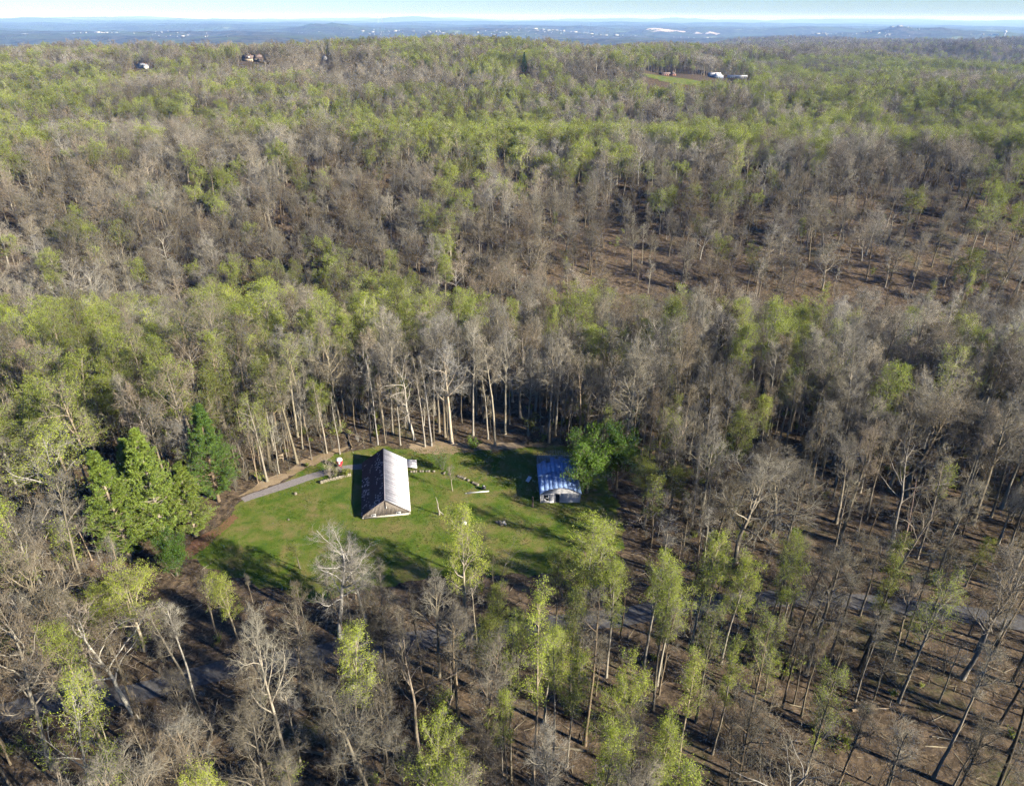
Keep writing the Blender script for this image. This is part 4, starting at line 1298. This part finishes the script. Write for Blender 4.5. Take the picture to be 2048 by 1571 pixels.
L_, B_, P_ = LEAFY, BARE, PALE
for a in [
    # leafing trees in front of and round the lawn
    ('leaf', L_[1], 952, 1008, 27, 130, .9, None, (938, 1335)), ('leaf', L_[1], 1165, 1038, 24, 165, .85, None, (1160, 1290)), ('leaf', L_[3], 1120, 1085, 17, 90, .5),
    ('leaf', L_[1], 1305, 1100, 22, 115, .8, None, (1288, 1330)), ('leaf', L_[4], 1078, 1140, 30, 100, .75, None, (1066, 1568)), ('leaf', L_[4], 1030, 1205, 28, 70, .5, None, (1022, 1562)),
    ('leaf', L_[2], 716, 1235, 26, 112, .98, 1.0, (722, 1535)), ('leaf', L_[2], 1425, 1038, 24, 85, .8), ('leaf', L_[0], 1490, 1085, 22, 95, .8), ('leaf', L_[1], 1585, 1050, 25, 85, .45),
    ('leaf', L_[5], 1905, 1118, 25, 120, .7), ('leaf', L_[5], 1560, 1195, 26, 110, .55), ('leaf', L_[3], 1265, 1295, 25, 140, .8), ('leaf', L_[3], 870, 1420, 23, 165, .85),
    ('leaf', L_[3], 388, 1508, 24, 135, 1.0), ('leaf', L_[6], 60, 1335, 25, 180, .9), ('leaf', L_[3], 262, 1128, 17, 190, .85, None, (290, 1300)), ('leaf', L_[2], 442, 1135, 18, 88, .6),
    ('leaf', L_[4], 1400, 1285, 22, 80, .75), ('leaf', L_[4], 1475, 1265, 21, 70, .6), ('leaf', L_[0], 1340, 1395, 24, 120, .7), ('leaf', L_[0], 1120, 1235, 24, 85, .75), ('leaf', L_[2], 1150, 1275, 22, 80, .7),
    ('leaf', L_[0], 1235, 1110, 22, 95, .7), ('leaf', L_[2], 1345, 1150, 20, 95, .8), ('leaf', L_[5], 1690, 1300, 25, 110, .6), ('leaf', L_[2], 170, 1160, 14, 90, .45), ('leaf', L_[0], 1000, 1145, 19, 80, .35),
    ('leaf', L_[2], 1015, 1350, 22, 70, .6), ('leaf', L_[5], 1440, 1180, 23, 100, .5), ('leaf', L_[0], 1215, 1415, 25, 120, .75), ('leaf', L_[1], 590, 1080, 6, 40, .3),
    # leafing trees behind the lawn and on the slopes
    ('leaf', L_[3], 1625, 675, 19, 185, .5), ('leaf', L_[1], 1365, 600, 26, 78, .75), ('leaf', L_[3], 1196, 555, 25, 120, .6), ('leaf', L_[0], 1115, 598, 24, 44, .6), ('leaf', L_[1], 884, 443, 22, 48, .6),
    ('leaf', L_[0], 770, 493, 22, 48, .6), ('leaf', L_[3], 1480, 390, 20, 75, .65), ('leaf', L_[2], 1520, 455, 15, 45, .5), ('leaf', L_[1], 1990, 428, 22, 90, .65), ('leaf', L_[3], 2025, 325, 22, 100, .75),
    ('leaf', L_[1], 520, 562, 28, 135, .8), ('leaf', L_[0], 400, 648, 27, 85, .6), ('leaf', L_[1], 345, 698, 27, 150, .6), ('leaf', L_[2], 120, 690, 26, 110, .5), ('leaf', L_[0], 205, 640, 27, 110, .55),
    ('leaf', L_[5], 560, 655, 26, 90, .7), ('leaf', L_[5], 620, 560, 25, 60, .7), ('leaf', L_[1], 100, 488, 24, 80, .65), ('leaf', L_[2], 930, 590, 24, 70, .65), ('leaf', L_[2], 680, 610, 25, 70, .55),
    ('leaf', L_[2], 1440, 1075, 16, 60, .8), ('leaf', L_[0], 60, 740, 25, 110, .6), ('leaf', L_[2], 810, 740, 15, 60, .45), ('leaf', L_[2], 625, 760, 14, 55, .55), ('leaf', L_[4], 1655, 560, 20, 35, .6),
    ('leaf', L_[4], 1615, 585, 20, 40, .55), ('leaf', L_[1], 870, 330, 22, 50, .75), ('leaf', L_[1], 545, 190, 24, 34, .85), ('leaf', L_[5], 250, 640, 24, 90, .5), ('leaf', L_[5], 860, 560, 26, 80, .55),
    # bare trees
    ('bare', P_[0], 225, 1195, 22, 250, .98, 2.4, (276, 1440)), ('bare', B_[1], 545, 1178, 28, 165, .85, None, (582, 1553)), ('bare', P_[1], 668, 1075, 18, 235, .95, None, (682, 1272)),
    ('bare', P_[1], 790, 1092, 18, 140, .95, 1.0, (732, 1245)), ('bare', B_[1], 890, 1118, 22, 120, .65, None, (880, 1352)), ('bare', B_[3], 905, 1195, 16, 110, .6), ('bare', B_[1], 615, 1270, 20, 110, .5),
    ('bare', B_[1], 1690, 1068, 25, 175, .45), ('bare', B_[3], 1585, 898, 18, 260, .5), ('bare', B_[1], 1432, 848, 19, 130, .75), ('bare', B_[3], 1880, 780, 23, 330, .45), ('bare', B_[0], 1720, 868, 19, 120, .65),
    ('bare', SNAG, 1832, 932, 20, 60, .8, None, (1790, 1140)), ('bare', B_[3], 1265, 648, 27, 150, .7), ('bare', B_[1], 1010, 632, 28, 95, .8), ('bare', B_[0], 940, 625, 29, 85, .85), ('bare', P_[2], 655, 742, 24, 40, .55, None, (654, 906)),
    ('bare', P_[2], 676, 765, 22, 38, .55, None, (680, 908)), ('bare', P_[2], 738, 690, 26, 45, .55, None, (742, 884)), ('bare', P_[2], 726, 700, 26, 45, .55, None, (756, 889)), ('bare', P_[2], 798, 706, 26, 40, .55, None, (801, 890)),
    ('bare', P_[2], 845, 690, 28, 50, .55, None, (850, 893)), ('bare', P_[2], 866, 690, 27, 55, .55, None, (863, 891)), ('bare', P_[2], 985, 740, 24, 50, .55, None, (976, 878)), ('bare', B_[1], 1120, 640, 28, 110, .7, None, (1110, 870)),
    ('bare', B_[0], 1180, 690, 26, 90, .7, None, (1160, 872)), ('bare', B_[3], 355, 1000, 0, 200, .8, None, (130, 1170)), ('bare', P_[1], 110, 1000, 20, 200, .6, None, (140, 1165)), ('bare', P_[1], 20, 1010, 20, 150, .5),
    ('bare', B_[0], 1105, 655, 27, 100, .6), ('bare', B_[1], 500, 690, 26, 100, .7, None, (525, 905)), ('bare', B_[1], 570, 700, 26, 90, .75, None, (548, 900)), ('bare', B_[3], 1290, 960, 9, 120, .85, None, (1290, 1050)),
    ('leaf', L_[0], 1292, 925, 14, 105, .2, None, (1286, 1032)), ('leaf', L_[0], 1345, 930, 14, 90, .15, None, (1338, 1035)), ('bare', P_[0], 60, 1490, 14, 160, .75), ('bare', P_[1], 330, 1400, 12, 120, .85), ('bare', B_[3], 1750, 395, 24, 150, .35), ('bare', B_[3], 1720, 415, 24, 120, .4),
    ('bare', B_[1], 1230, 1480, 14, 110, .6), ('bare', B_[3], 905, 1480, 14, 130, .6), ('bare', B_[1], 480, 1300, 20, 100, .5), ('bare', B_[3], 70, 1270, 14, 160, .7), ('bare', P_[2], 1410, 880, 18, 40, .7),
]:
    if a[4] == 0: continue
    hero(*a)

HERO_XY = np.array([(t['x'], t['y'], t['h']) for t in trees])
PINE_SPOTS = [(PINES[0], (262, 1122), (250, 905), .72, 'front left pine of the evergreen clump beside the lawn'), (PINES[0], (335, 1092), (318, 858), .75, 'tallest pine in the middle of the evergreen clump'),
              (PINES[1], (392, 1072), (372, 930), .80, 'short bright green pine at the lawn edge of the evergreen clump'), (PINES[1], (438, 1002), (414, 812), .32, 'dark blue-green pine at the back of the evergreen clump'),
              (PINES[1], (300, 1060), (285, 880), .7, 'pine hidden behind the tallest in the evergreen clump')]
PINE_XY = np.array([at(*b)[:2] for _, b, _, _, _ in PINE_SPOTS])

BUILD = [(-24.8, 114, 11), (9.2, 116, 8.5)]


def allowed(x, y, margin=1.2):
    ok = ~in_poly(x, y, LAWN)
    ok &= dist_line(x, y, list(LAWN) + [LAWN[0]]) > margin
    ok &= dist_line(x, y, ROAD) > 2.6 + margin * .4
    ok &= dist_line(x, y, DRIVE) > 2.2 + margin * .4
    for bx, by, br in BUILD:
        ok &= np.hypot(x - bx, y - by) > br
    for bx, by in PINE_XY:
        ok &= np.hypot(x - bx, y - by) > 3.5
    for bx, by, br in FAR_YARDS:
        ok &= np.hypot(x - bx, y - by) > br
    return ok


def scatter(rng, y0, y1, cell, marg):
    nx = int((2 * (0.80 * y1 + marg)) / cell); ny = int((y1 - y0) / cell)
    X, Y = np.meshgrid((np.arange(nx) - nx / 2) * cell, y0 + np.arange(ny) * cell)
    X = X.ravel() + rng.uniform(0, cell, X.size) * .95; Y = Y.ravel() + rng.uniform(0, cell, Y.size) * .95
    k = np.abs(X) < 0.80 * np.maximum(Y, 0) + marg
    return X[k], Y[k]


rng = np.random.default_rng(2024)
F_ = dict(x=[], y=[], z=[], h=[], kind=[], pi=[], s=[], w=[], rot=[], tint=[])
ALL = BARE + PALE[:2] + LEAFY           # order of the forest prototypes
NB, NP = len(BARE), 2
FAR0 = len(ALL)
ALL = ALL + BARE_FAR + LEAFY_FAR
for (y0, y1, cell, marg) in [(122, 165, 10.0, 20), (-45, 430, 5.9, 60), (430, 1450, 6.6, 60), (1450, 4700, 12.5, 0)]:
    x, y = scatter(rng, y0, y1, cell, marg)
    if y0 > 1400:      # beyond the crest only the right-hand ridges stay in sight
        k = (y < 1750) | (x > 0.10 * y)
        x, y = x[k], y[k]
    if y0 < 430:
        ok = allowed(x, y)
        for hx, hy, hh in HERO_XY[HERO_XY[:, 1] < 300]:
            ok &= np.hypot(x - hx, y - hy) > 2.6
    else:
        ok = np.ones(len(x), bool)
        for bx, by, br in FAR_YARDS: ok &= np.hypot(x - bx, y - by) > br
    x, y = x[ok], y[ok]
    thin = vnoise(x / 45.0, y / 45.0, 41)
    slope_open = np.exp(-((y - 258) / 58.0) ** 2) * np.clip((x + 50) / 80, 0.22, 1) * .60
    k = rng.uniform(0, 1, len(x)) > np.clip(0.12 - thin * 0.7, 0, .5) * (1.0 if y0 < 430 else 0.35) + slope_open
    x, y = x[k], y[k]
    z = terrain(x, y)
    hb = 24 * rng.normal(0.96, 0.13, len(x)).clip(.5, 1.25)
    small = rng.uniform(0, 1, len(x)) < 0.22
    hb = np.where(small, hb * rng.uniform(.45, .75, len(x)), hb)
    hb = hb * np.interp(y, [150, 200], [1.0, .80])          # shorter, rounder trees on the slopes beyond
    # trees before the lawn stay low enough not to hide it
    if y0 < 0:
        for tries in range(3):
            bad = np.zeros(len(x), bool)
            for fx_ in (-3.0, 0, 3.0):
                for fz in (.6, .8, 1.0):
                    px, py, dp_ = project(x + fx_, y, z + hb * fz)
                    bad |= in_poly(px, py, CLEAR) & (y < 112) & (dp_ > 1)
            for fx_ in (-3.0, 0, 3.0):
                for fz in (.45, .6, .8, 1.0):
                    px, py, dp_ = project(x + fx_, y, z + hb * fz)
                    bad |= in_poly(px, py, PINE_VIEW) & (y < 110) & (dp_ > 1)
            if tries < 2: hb = np.where(bad, hb * .62, hb)
        k = ~bad; x, y, z, hb = x[k], y[k], z[k], hb[k]
    if y0 < 0:      # the slope before the lane is thinly wooded
        k = (y > 96) | (rng.uniform(0, 1, len(x)) > .26)
        x, y, z, hb = x[k], y[k], z[k], hb[k]
    px, py, dp_ = project(x, y, z + hb * .8)
    pxt, pyt, _ = project(x, y, z + hb * 1.02)
    k = np.ones(len(x), bool)
    for (bx0, bx1, by0, by1, lim) in OPEN_BOXES:
        cw = 3.5 * FPX / np.maximum(dp_, 1)
        k &= ~((px > bx0 - cw) & (px < bx1 + cw) & (pyt < by1 - 3) & (y < lim) & (y > lim - 520))
    x, y, z, hb, px, py = x[k], y[k], z[k], hb[k], px[k], py[k]
    gs = green_share(px, py)
    gs = gs * np.interp(y, [1300, 1700], [1.0, .45])
    gs = np.clip(gs + (vnoise(x / 22.0, y / 22.0, 51) * 1.0 + vnoise(x / 75.0, y / 45.0, 52) * 1.1 * np.clip((y - 150) / 150, 0, 1)) * np.clip(gs * 3, 0.15, 1) * np.clip((1 - gs) * 3, .15, 1), 0, 1)
    leaf = rng.uniform(0, 1, len(x)) < gs * np.where(y < 100, .85, 1.08)
    n = len(x)
    pb_ = rng.choice(NB + NP, n, p=[.16, .13, .15, .06, .14, .12, .09, .08, .035, .035])
    pl_ = rng.choice(len(LEAFY), n, p=[.15, .15, .14, .08, .15, .16, .03, .14])
    front = (y < 92) & (rng.uniform(0, 1, n) < .6)            # slender poles on the slope before the lane
    pb_ = np.where(front, rng.choice([4, 5, 2], n), pb_)
    pl_ = np.where(front, rng.choice([4, 4, 2], n), pl_)
    pi = np.where(leaf, NB + NP + pl_, pb_)
    pif = np.where(leaf, FAR0 + len(BARE_FAR) + rng.choice(3, n, p=[.34, .30, .36]), FAR0 + rng.choice(5, n, p=[.28, .24, .24, .05, .19]))
    pi = np.where(y > 165 + rng.uniform(0, 40, n), pif, pi)
    tone = vnoise(x / 40.0, y / 40.0, 61)
    tint = np.where(leaf, np.clip(.53 + tone * .5 + rng.normal(0, .23, n), .02, 1), np.clip(.5 + tone * .7 + rng.normal(0, .2, n), 0, 1))
    Hn = np.array([p_[2] for p_ in ALL])
    for key, val in dict(x=x, y=y, z=z - .1, h=hb, kind=leaf, pi=pi, s=hb / Hn[pi], w=rng.uniform(.85, 1.2, n) * np.where(pi >= FAR0, np.interp(y, [100, 1400, 1500], [1.08, 1.08, 1.5]), 1.06), rot=rng.uniform(0, 6.28, n), tint=tint).items():
        F_[key].append(val)
F_ = {k: np.concatenate(v) for k, v in F_.items()}

# the trees that show largest become things of their own, the rest one mass
px0, py0, d0 = project(F_['x'], F_['y'], F_['z'])
px1, py1, d1 = project(F_['x'], F_['y'], F_['z'] + F_['h'])
seen = (d1 > 5) & (px1 > -30) & (px1 < 2078) & (py1 < 1530) & (py1 > 60) & (F_['y'] > 20)
size = np.where(seen, np.clip(np.minimum(py0, 1571) - py1, 0, 2000) + F_['h'] * 8, 0)
n_hero = {k: sum(1 for t in trees if t['kind'] == k) for k in ('leaf', 'bare')}
single = np.zeros(len(size), bool)
for flag, kind in ((True, 'leaf'), (False, 'bare')):
    idx = np.nonzero((F_['kind'] == flag) & (size > 0))[0]
    idx = idx[np.argsort(-size[idx])][:295 - n_hero[kind]]
    single[idx] = True
for i in np.nonzero(single)[0]:
    trees.append(dict(x=F_['x'][i], y=F_['y'][i], z=F_['z'][i], p=ALL[F_['pi'][i]], s=F_['s'][i], w=F_['w'][i], rot=F_['rot'][i], tint=float(F_['tint'][i]), kind='leaf' if F_['kind'][i] else 'bare', hero=False, h=F_['h'][i]))


def road_y(x):
    return np.interp(x, ROAD[:, 0], ROAD[:, 1])


def zone(t):
    x, y = t['x'], t['y']
    if y < road_y(x) - 16: return 'at the bottom of the view'
    if y < road_y(x) - 6: return 'well below the paved lane'
    if y < road_y(x): return 'along the near side of the lane'
    if y < 125 and x < -50: return 'of those round the pines' if y > 95 else 'of those below the pines'
    if y < 100: return 'between the lane and the lawn' if x < 30 else 'between the lane and the wood beyond'
    if y < 125: return 'right of the house' if y < 112 else 'right of the house, farther back'
    if y < 134: return 'at the wood edge behind the lawn'
    for lim, nm in ((141, 'in the second rank behind the lawn'), (149, 'in the third rank behind the lawn'), (158, 'in the fourth rank behind the lawn'), (168, 'in the fifth rank behind the lawn'), (190, 'deep in the wood behind the lawn')):
        if y < lim: return nm
    return 'on the far slope' if y < 330 else 'on the hills beyond'


def place_tree(t, name, cat, label, group):
    r_ = empty(name, (t['x'], t['y'], t['z']), t['rot'])
    r_.scale = (t['s'] * t['w'], t['s'] * t['w'], t['s'])
    tag(r_, label, cat, group)
    for nm, me in (('trunk', t['p'][0]), ('crown', t['p'][1])):
        o = bpy.data.objects.new(nm, me)
        C.objects.link(o)
        o.parent = r_
        o['tint'] = float(t['tint'])
    return r_


zones = {}
for t in trees:
    t['zone'] = zone(t)
    t['px'] = float(project(t['x'], t['y'], t['z'] + t['h'] * .6)[0])
    zones.setdefault((t['zone'], t['kind']), []).append(t)
for (zn, kind), lst in zones.items():
    lst.sort(key=lambda t: t['px'])
    for i, t in enumerate(lst):
        sz = 'tall' if t['h'] > 23 else ('small' if t['h'] < 14 else 'mid-height')
        if kind == 'leaf':
            tone = 'bright yellow-green' if t['tint'] > .7 else ('olive green' if t['tint'] < .35 else 'fresh green')
            nm, cat = 'leafing_tree', 'tree'
            lab = f"{sz} {tone} leafing tree, {ordinal(i + 1)} from left {zn}"
            grp = 'trees in young leaf'
        else:
            pale = any(t['p'] is q for q in PALE)
            tone = 'pale-barked' if pale else ('brown' if t['tint'] < .4 else 'grey')
            nm, cat = 'bare_tree', 'tree'
            lab = f"{sz} bare {tone} tree, {ordinal(i + 1)} from left {zn}"
            grp = 'leafless trees'
        place_tree(t, nm, cat, lab, grp)

for proto, b, top, tint, lab in PINE_SPOTS:
    q = at(*b)
    h = CAM_H - q[1] * math.tan(PITCH + math.atan((top[1] - 785.5) / FPX))
    sc = h / proto[2]
    place_tree(dict(x=q[0], y=q[1], z=0, p=proto, s=sc, w=1.0 / sc * (h / 23.0) ** .5 * 1.05, rot=random.uniform(0, 6), tint=tint), 'pine_tree', 'pine tree', lab, 'evergreen clump left of the lawn')
q = CONIFER
place_tree(dict(x=q[0], y=q[1], z=q[2], p=PINES[1], s=.95, w=.75, rot=1.0, tint=.0), 'pine_tree', 'pine tree', 'lone dark evergreen standing out of the far leafless hill', None)
q = at(1186, 1004)
place_tree(dict(x=q[0] - .9, y=q[1] + 3.2, z=0, p=MAPLE, s=.98, w=.95, rot=2.0, tint=.7), 'broadleaf_tree', 'tree', 'vivid green full-leaved tree overhanging the white house roof', None)
q = at(1240, 985)
place_tree(dict(x=q[0] - .6, y=q[1] + 1.2, z=0, p=MAPLE, s=1.05, w=.75, rot=4.0, tint=.25), 'broadleaf_tree', 'tree', 'darker green tree close right of the vivid one by the house', None)
q = at(905, 981)
t_ = dict(x=q[0], y=q[1], z=0, p=PALE[1], s=.27, w=1.0, rot=.4, tint=.6)
place_tree(t_, 'sapling', 'sapling', 'small bare sapling casting a thin shadow on the lawn', None)
q = at(355, 1150)
place_tree(dict(x=q[0], y=q[1], z=0, p=MAPLE, s=.62, w=.85, rot=3.0, tint=.3), 'broadleaf_tree', 'tree', 'small dark green tree at the foot of the pines', None)

# fallen logs on the slope before the lane and at the wood edge
LOGS = [(1500, 1500), (1750, 1420), (1900, 1480), (1130, 1500), (900, 1400), (1330, 1330), (620, 1500), (430, 1440), (1700, 1120), (1850, 1050), (1480, 1005), (1380, 1090), (700, 880), (560, 880), (1010, 872), (60, 1230)]
rng = np.random.default_rng(31)
for i, (px, py) in enumerate(LOGS):
    q = at(px, py)
    L = rng.uniform(4, 9); r = rng.uniform(.12, .22)
    lg = empty('fallen_log', (q[0], q[1], 0), rng.uniform(0, 3.1))
    where = 'below the lane' if q[1] < road_y(q[0]) else ('at the wood edge behind the lawn' if q[1] > 120 else 'beyond the lane')
    rank = sorted(LOGS).index((px, py)) + 1
    tag(lg, f'fallen grey log {where}, {ordinal(rank)} log from left', 'log', 'fallen logs')
    pts = [(t * L - L / 2, .25 * math.sin(t * 3 + i), r * (1.0 - .4 * t) + .05) for t in np.linspace(0, 1, 6)]
    o = MB().tube(pts, [r * (1 - .6 * t) for t in np.linspace(0, 1, 6)], 7).build('log_trunk', M['bark'], lg, True); o['tint'] = .55
    for k in range(3):
        b0_ = np.array(pts[2 + k]); d_ = np.array([.6, (-1) ** k * .7, .5])
        o = MB().tube([b0_, b0_ + d_ * .8, b0_ + d_ * np.array([1.5, 1.3, 1.9])], [r * .35, r * .25, .02], 5).build('branch_stub', M['bark'], lg, True); o['tint'] = .6

# shrubs that stand alone
SHR = [('shrub', (885, 939), make_shrub(71, 4.2, 14, .45, 2600, .13, 'needle', n2=9), .35, 1.0, 'dense dark evergreen shrub at the right of the barn'),
       ('shrub', (660, 955), make_shrub(72, 4.0, 11, .55, 0), 1.0, 1.0, 'pale leafless many-stemmed shrub by the stone wall'),
       ('shrub', (944, 897), make_shrub(73, 2.6, 10, .6, 1500, .16, 'leaf_deep'), .7, 1.0, 'small vivid green bush at the wood edge behind the lawn'),
       ('shrub', (672, 950), make_shrub(77, 1.3, 16, .8, 1300, .12, 'leaf'), .2, 1.2, 'olive shrub behind the stone wall by the leafless shrub'),
       ('shrub', (690, 951), make_shrub(74, 1.1, 14, .8, 1100, .12, 'leaf'), .35, 1.4, 'low olive shrub along the stone wall'),
       ('shrub', (1205, 1075), make_shrub(75, 4.2, 12, .6, 0), .75, 1.2, 'leafless pale shrub on the lawn edge right of the house'),
       ('shrub', (1330, 1010), make_shrub(76, 5.5, 14, .5, 0), .85, 1.2, 'large leafless shrub at the right end of the lawn')]
for nm, b, me, tint, sc, lab in SHR:
    o = bpy.data.objects.new(nm, me); C.objects.link(o)
    q = at(*b); o.location = (q[0], q[1], 0); o.scale = (sc,) * 3; o['tint'] = tint
    tag(o, lab, 'shrub')


# ------------------------------------------------------------------ the rest of the wood, and the undergrowth, as two masses
def mass(name, protos, x, y, z, idx, sx, sz, rot, tint, label, cat, mat):
    src = bpy.data.collections.new(name + '_source')          # not linked to the scene
    for i, meshes in enumerate(protos):
        ch = bpy.data.collections.new('%s_%02d' % (name, i)); src.children.link(ch)
        for me in meshes:
            ch.objects.link(bpy.data.objects.new('%s_%02d_%s' % (name, i, me.name), me))
    me = bpy.data.meshes.new(name)
    n = len(x)
    me.vertices.add(n)
    me.vertices.foreach_set('co', np.stack([x, y, z], -1).astype(np.float32).ravel())
    for nm, typ, val in (('idx', 'INT', idx), ('tint', 'FLOAT', tint)):
        a = me.attributes.new(nm, typ, 'POINT'); a.data.foreach_set('value', np.asarray(val).astype(np.int32 if typ == 'INT' else np.float32))
    for nm, val in (('rot', np.stack([rot * 0, rot * 0, rot], -1)), ('scl', np.stack([sx, sx, sz], -1))):
        a = me.attributes.new(nm, 'FLOAT_VECTOR', 'POINT'); a.data.foreach_set('vector', val.astype(np.float32).ravel())
    me.materials.append(mat)
    o = bpy.data.objects.new(name, me); C.objects.link(o)
    ng = bpy.data.node_groups.new(name + '_nodes', 'GeometryNodeTree')
    ng.interface.new_socket('Geometry', in_out='INPUT', socket_type='NodeSocketGeometry')
    ng.interface.new_socket('Geometry', in_out='OUTPUT', socket_type='NodeSocketGeometry')
    nd, lk = ng.nodes, ng.links
    gi, go = nd.new('NodeGroupInput'), nd.new('NodeGroupOutput')
    ci = nd.new('GeometryNodeCollectionInfo'); ci.inputs['Collection'].default_value = src
    ci.inputs['Separate Children'].default_value = True; ci.inputs['Reset Children'].default_value = True
    iop = nd.new('GeometryNodeInstanceOnPoints'); iop.inputs['Pick Instance'].default_value = True

    def attr(nm, typ):
        a = nd.new('GeometryNodeInputNamedAttribute'); a.data_type = typ; a.inputs['Name'].default_value = nm
        return a.outputs['Attribute']
    er = nd.new('FunctionNodeEulerToRotation')
    lk.new(attr('rot', 'FLOAT_VECTOR'), er.inputs[0])
    lk.new(gi.outputs[0], iop.inputs['Points']); lk.new(ci.outputs[0], iop.inputs['Instance'])
    lk.new(attr('idx', 'INT'), iop.inputs['Instance Index'])
    lk.new(er.outputs[0], iop.inputs['Rotation']); lk.new(attr('scl', 'FLOAT_VECTOR'), iop.inputs['Scale'])
    lk.new(iop.outputs[0], go.inputs[0])
    md = o.modifiers.new('trees', 'NODES'); md.node_group = ng
    return tag(o, label, cat, kind='stuff')


k = ~single
f_ = {a: b[k] for a, b in F_.items()}
mass('forest', [(p_[0], p_[1]) for p_ in ALL], f_['x'], f_['y'], f_['z'], f_['pi'], f_['s'] * f_['w'], f_['s'], f_['rot'], f_['tint'],
     'mass of leafless and leafing trees covering the hills beyond the lawn', 'forest', M['twig'])

UNDER = [make_shrub(81, 3.0, 8, .5), make_shrub(82, 2.2, 9, .7), make_shrub(83, 6.5, 1, .12, n2=14, n3=6), make_shrub(84, 8.5, 1, .10, n2=16, n3=6), make_shrub(85, 1.6, 9, .8, 500, .15, 'leaf'),
         make_shrub(86, 5.5, 2, .2, 700, .17, 'leaf', n2=12), make_shrub(87, 0.7, 10, .9, 260, .14, 'leaf')]
POLES = [make_tree(88, 15, .085, .5, .95, 9, (35, 65), 1.5, .05, .14, 5, 4, 4, .012, wobt=.03), make_tree(89, 12, .075, .4, .95, 9, (40, 70), 1.6, .05, .15, 5, 4, 4, .012, wobt=.04),
         make_tree(90, 13, .08, .4, .95, 9, (40, 70), 1.6, .05, .15, 5, 4, 3, .011, wobt=.04, leaves=1500, leaf=.15)]
rng = np.random.default_rng(555)
xs_, ys_ = [], []
for (y0, y1, cell) in [(-20, 250, 2.2), (119, 165, 2.4), (250, 330, 4.0)]:
    x, y = scatter(rng, y0, y1, cell, 25)
    k = allowed(x, y, 0.3) & (rng.uniform(0, 1, len(x)) < np.clip(.62 + vnoise(x / 18., y / 18., 71) * 1.5, .1, 1) * .8)
    if y0 < 0: k &= (y > 96) | (rng.uniform(0, 1, len(x)) < .62)
    k &= (y < 185) | (rng.uniform(0, 1, len(x)) < .5)
    xs_.append(x[k]); ys_.append(y[k])
x = np.concatenate(xs_); y = np.concatenate(ys_); z = terrain(x, y)
px, py, dp_ = project(x, y, z + 3)
n = len(x)
px2, py2, _ = project(x, y, z + 13)
k = ~((in_poly(px, py, CLEAR) | in_poly(px2, py2, CLEAR) | in_poly(px, py, PINE_VIEW) | in_poly(px2, py2, PINE_VIEW)) & (y < 112))
x, y, z, px, py = x[k], y[k], z[k], px[k], py[k]; n = len(x)
idx = rng.choice(10, n, p=[.17, .13, .12, .09, .05, .04, .08, .15, .14, .03])
sc = rng.uniform(.6, 1.25, n)
mass('undergrowth', [(m_,) for m_ in UNDER] + [(p_[0], p_[1]) for p_ in POLES], x, y, z, idx, sc * rng.uniform(.8, 1.3, n), sc, rng.uniform(0, 6.28, n), np.clip(rng.normal(.5, .25, n), 0, 1),
     'tangle of leafless brush and saplings under the trees', 'undergrowth', M['twig'])

# sticks and broken branches strewn over the woodland floor
rng = np.random.default_rng(808)
nS = 15000
sy = rng.uniform(10, 240, nS) ** 1.0; sx_ = rng.uniform(-1, 1, nS) * (0.78 * sy + 15)
k = allowed(sx_, sy, .2); sx_, sy = sx_[k], sy[k]; nS = len(sx_)
z0 = terrain(sx_, sy)
L = rng.gamma(2.0, .55, nS).clip(.3, 4.5); a = rng.uniform(0, 2 * np.pi, nS)
d = np.stack([np.cos(a), np.sin(a), rng.uniform(.0, .25, nS)], -1)
P0 = np.stack([sx_, sy, z0 + .03], -1); P1 = P0 + d * L[:, None]
P1[:, 2] = np.maximum(P1[:, 2], terrain(P1[:, 0], P1[:, 1]) + .04)
v, tri = cones(P0, P1, .015 + .018 * L)
fb = MB(); fb.add(v, tris=tri)
o = tag(fb.build('floor_litter', M['bark']), 'sticks and broken branches strewn over the woodland floor', 'litter', kind='stuff'); o['tint'] = .62

# ------------------------------------------------------------------ air
hb_ = MB().box((0, 0, 0), (1, 1, 1))
HZ = bpy.data.objects.new('haze', hb_.mesh('haze', []))
C.objects.link(HZ)
top, bot = 140.0, float(gz.min()) - 2.0
HZ.scale = (92000, 92000, top - bot); HZ.location = (0, 0, (top + bot) / 2)
m = bpy.data.materials.new('haze'); m.use_nodes = True
nt = m.node_tree; nt.nodes.clear()
ou = nt.nodes.new('ShaderNodeOutputMaterial'); vo = nt.nodes.new('ShaderNodeVolumePrincipled')
vo.inputs['Color'].default_value = (0.23, 0.46, 1.0, 1)
vo.inputs['Absorption Color'].default_value = (1, 1, 1, 1)
vo.inputs['Density'].default_value = 0.000066
vo.inputs['Anisotropy'].default_value = 0.0
nt.links.new(vo.outputs[0], ou.inputs['Volume'])
HZ.data.materials.append(m)
tag(HZ, 'thin blue haze over the far plain and hills', 'haze', kind='stuff')
print('TREES', len(trees), 'forest', int((~single).sum()), 'under', n, 'tris', sum(len(me.loop_triangles) or len(me.polygons) for me in bpy.data.meshes))
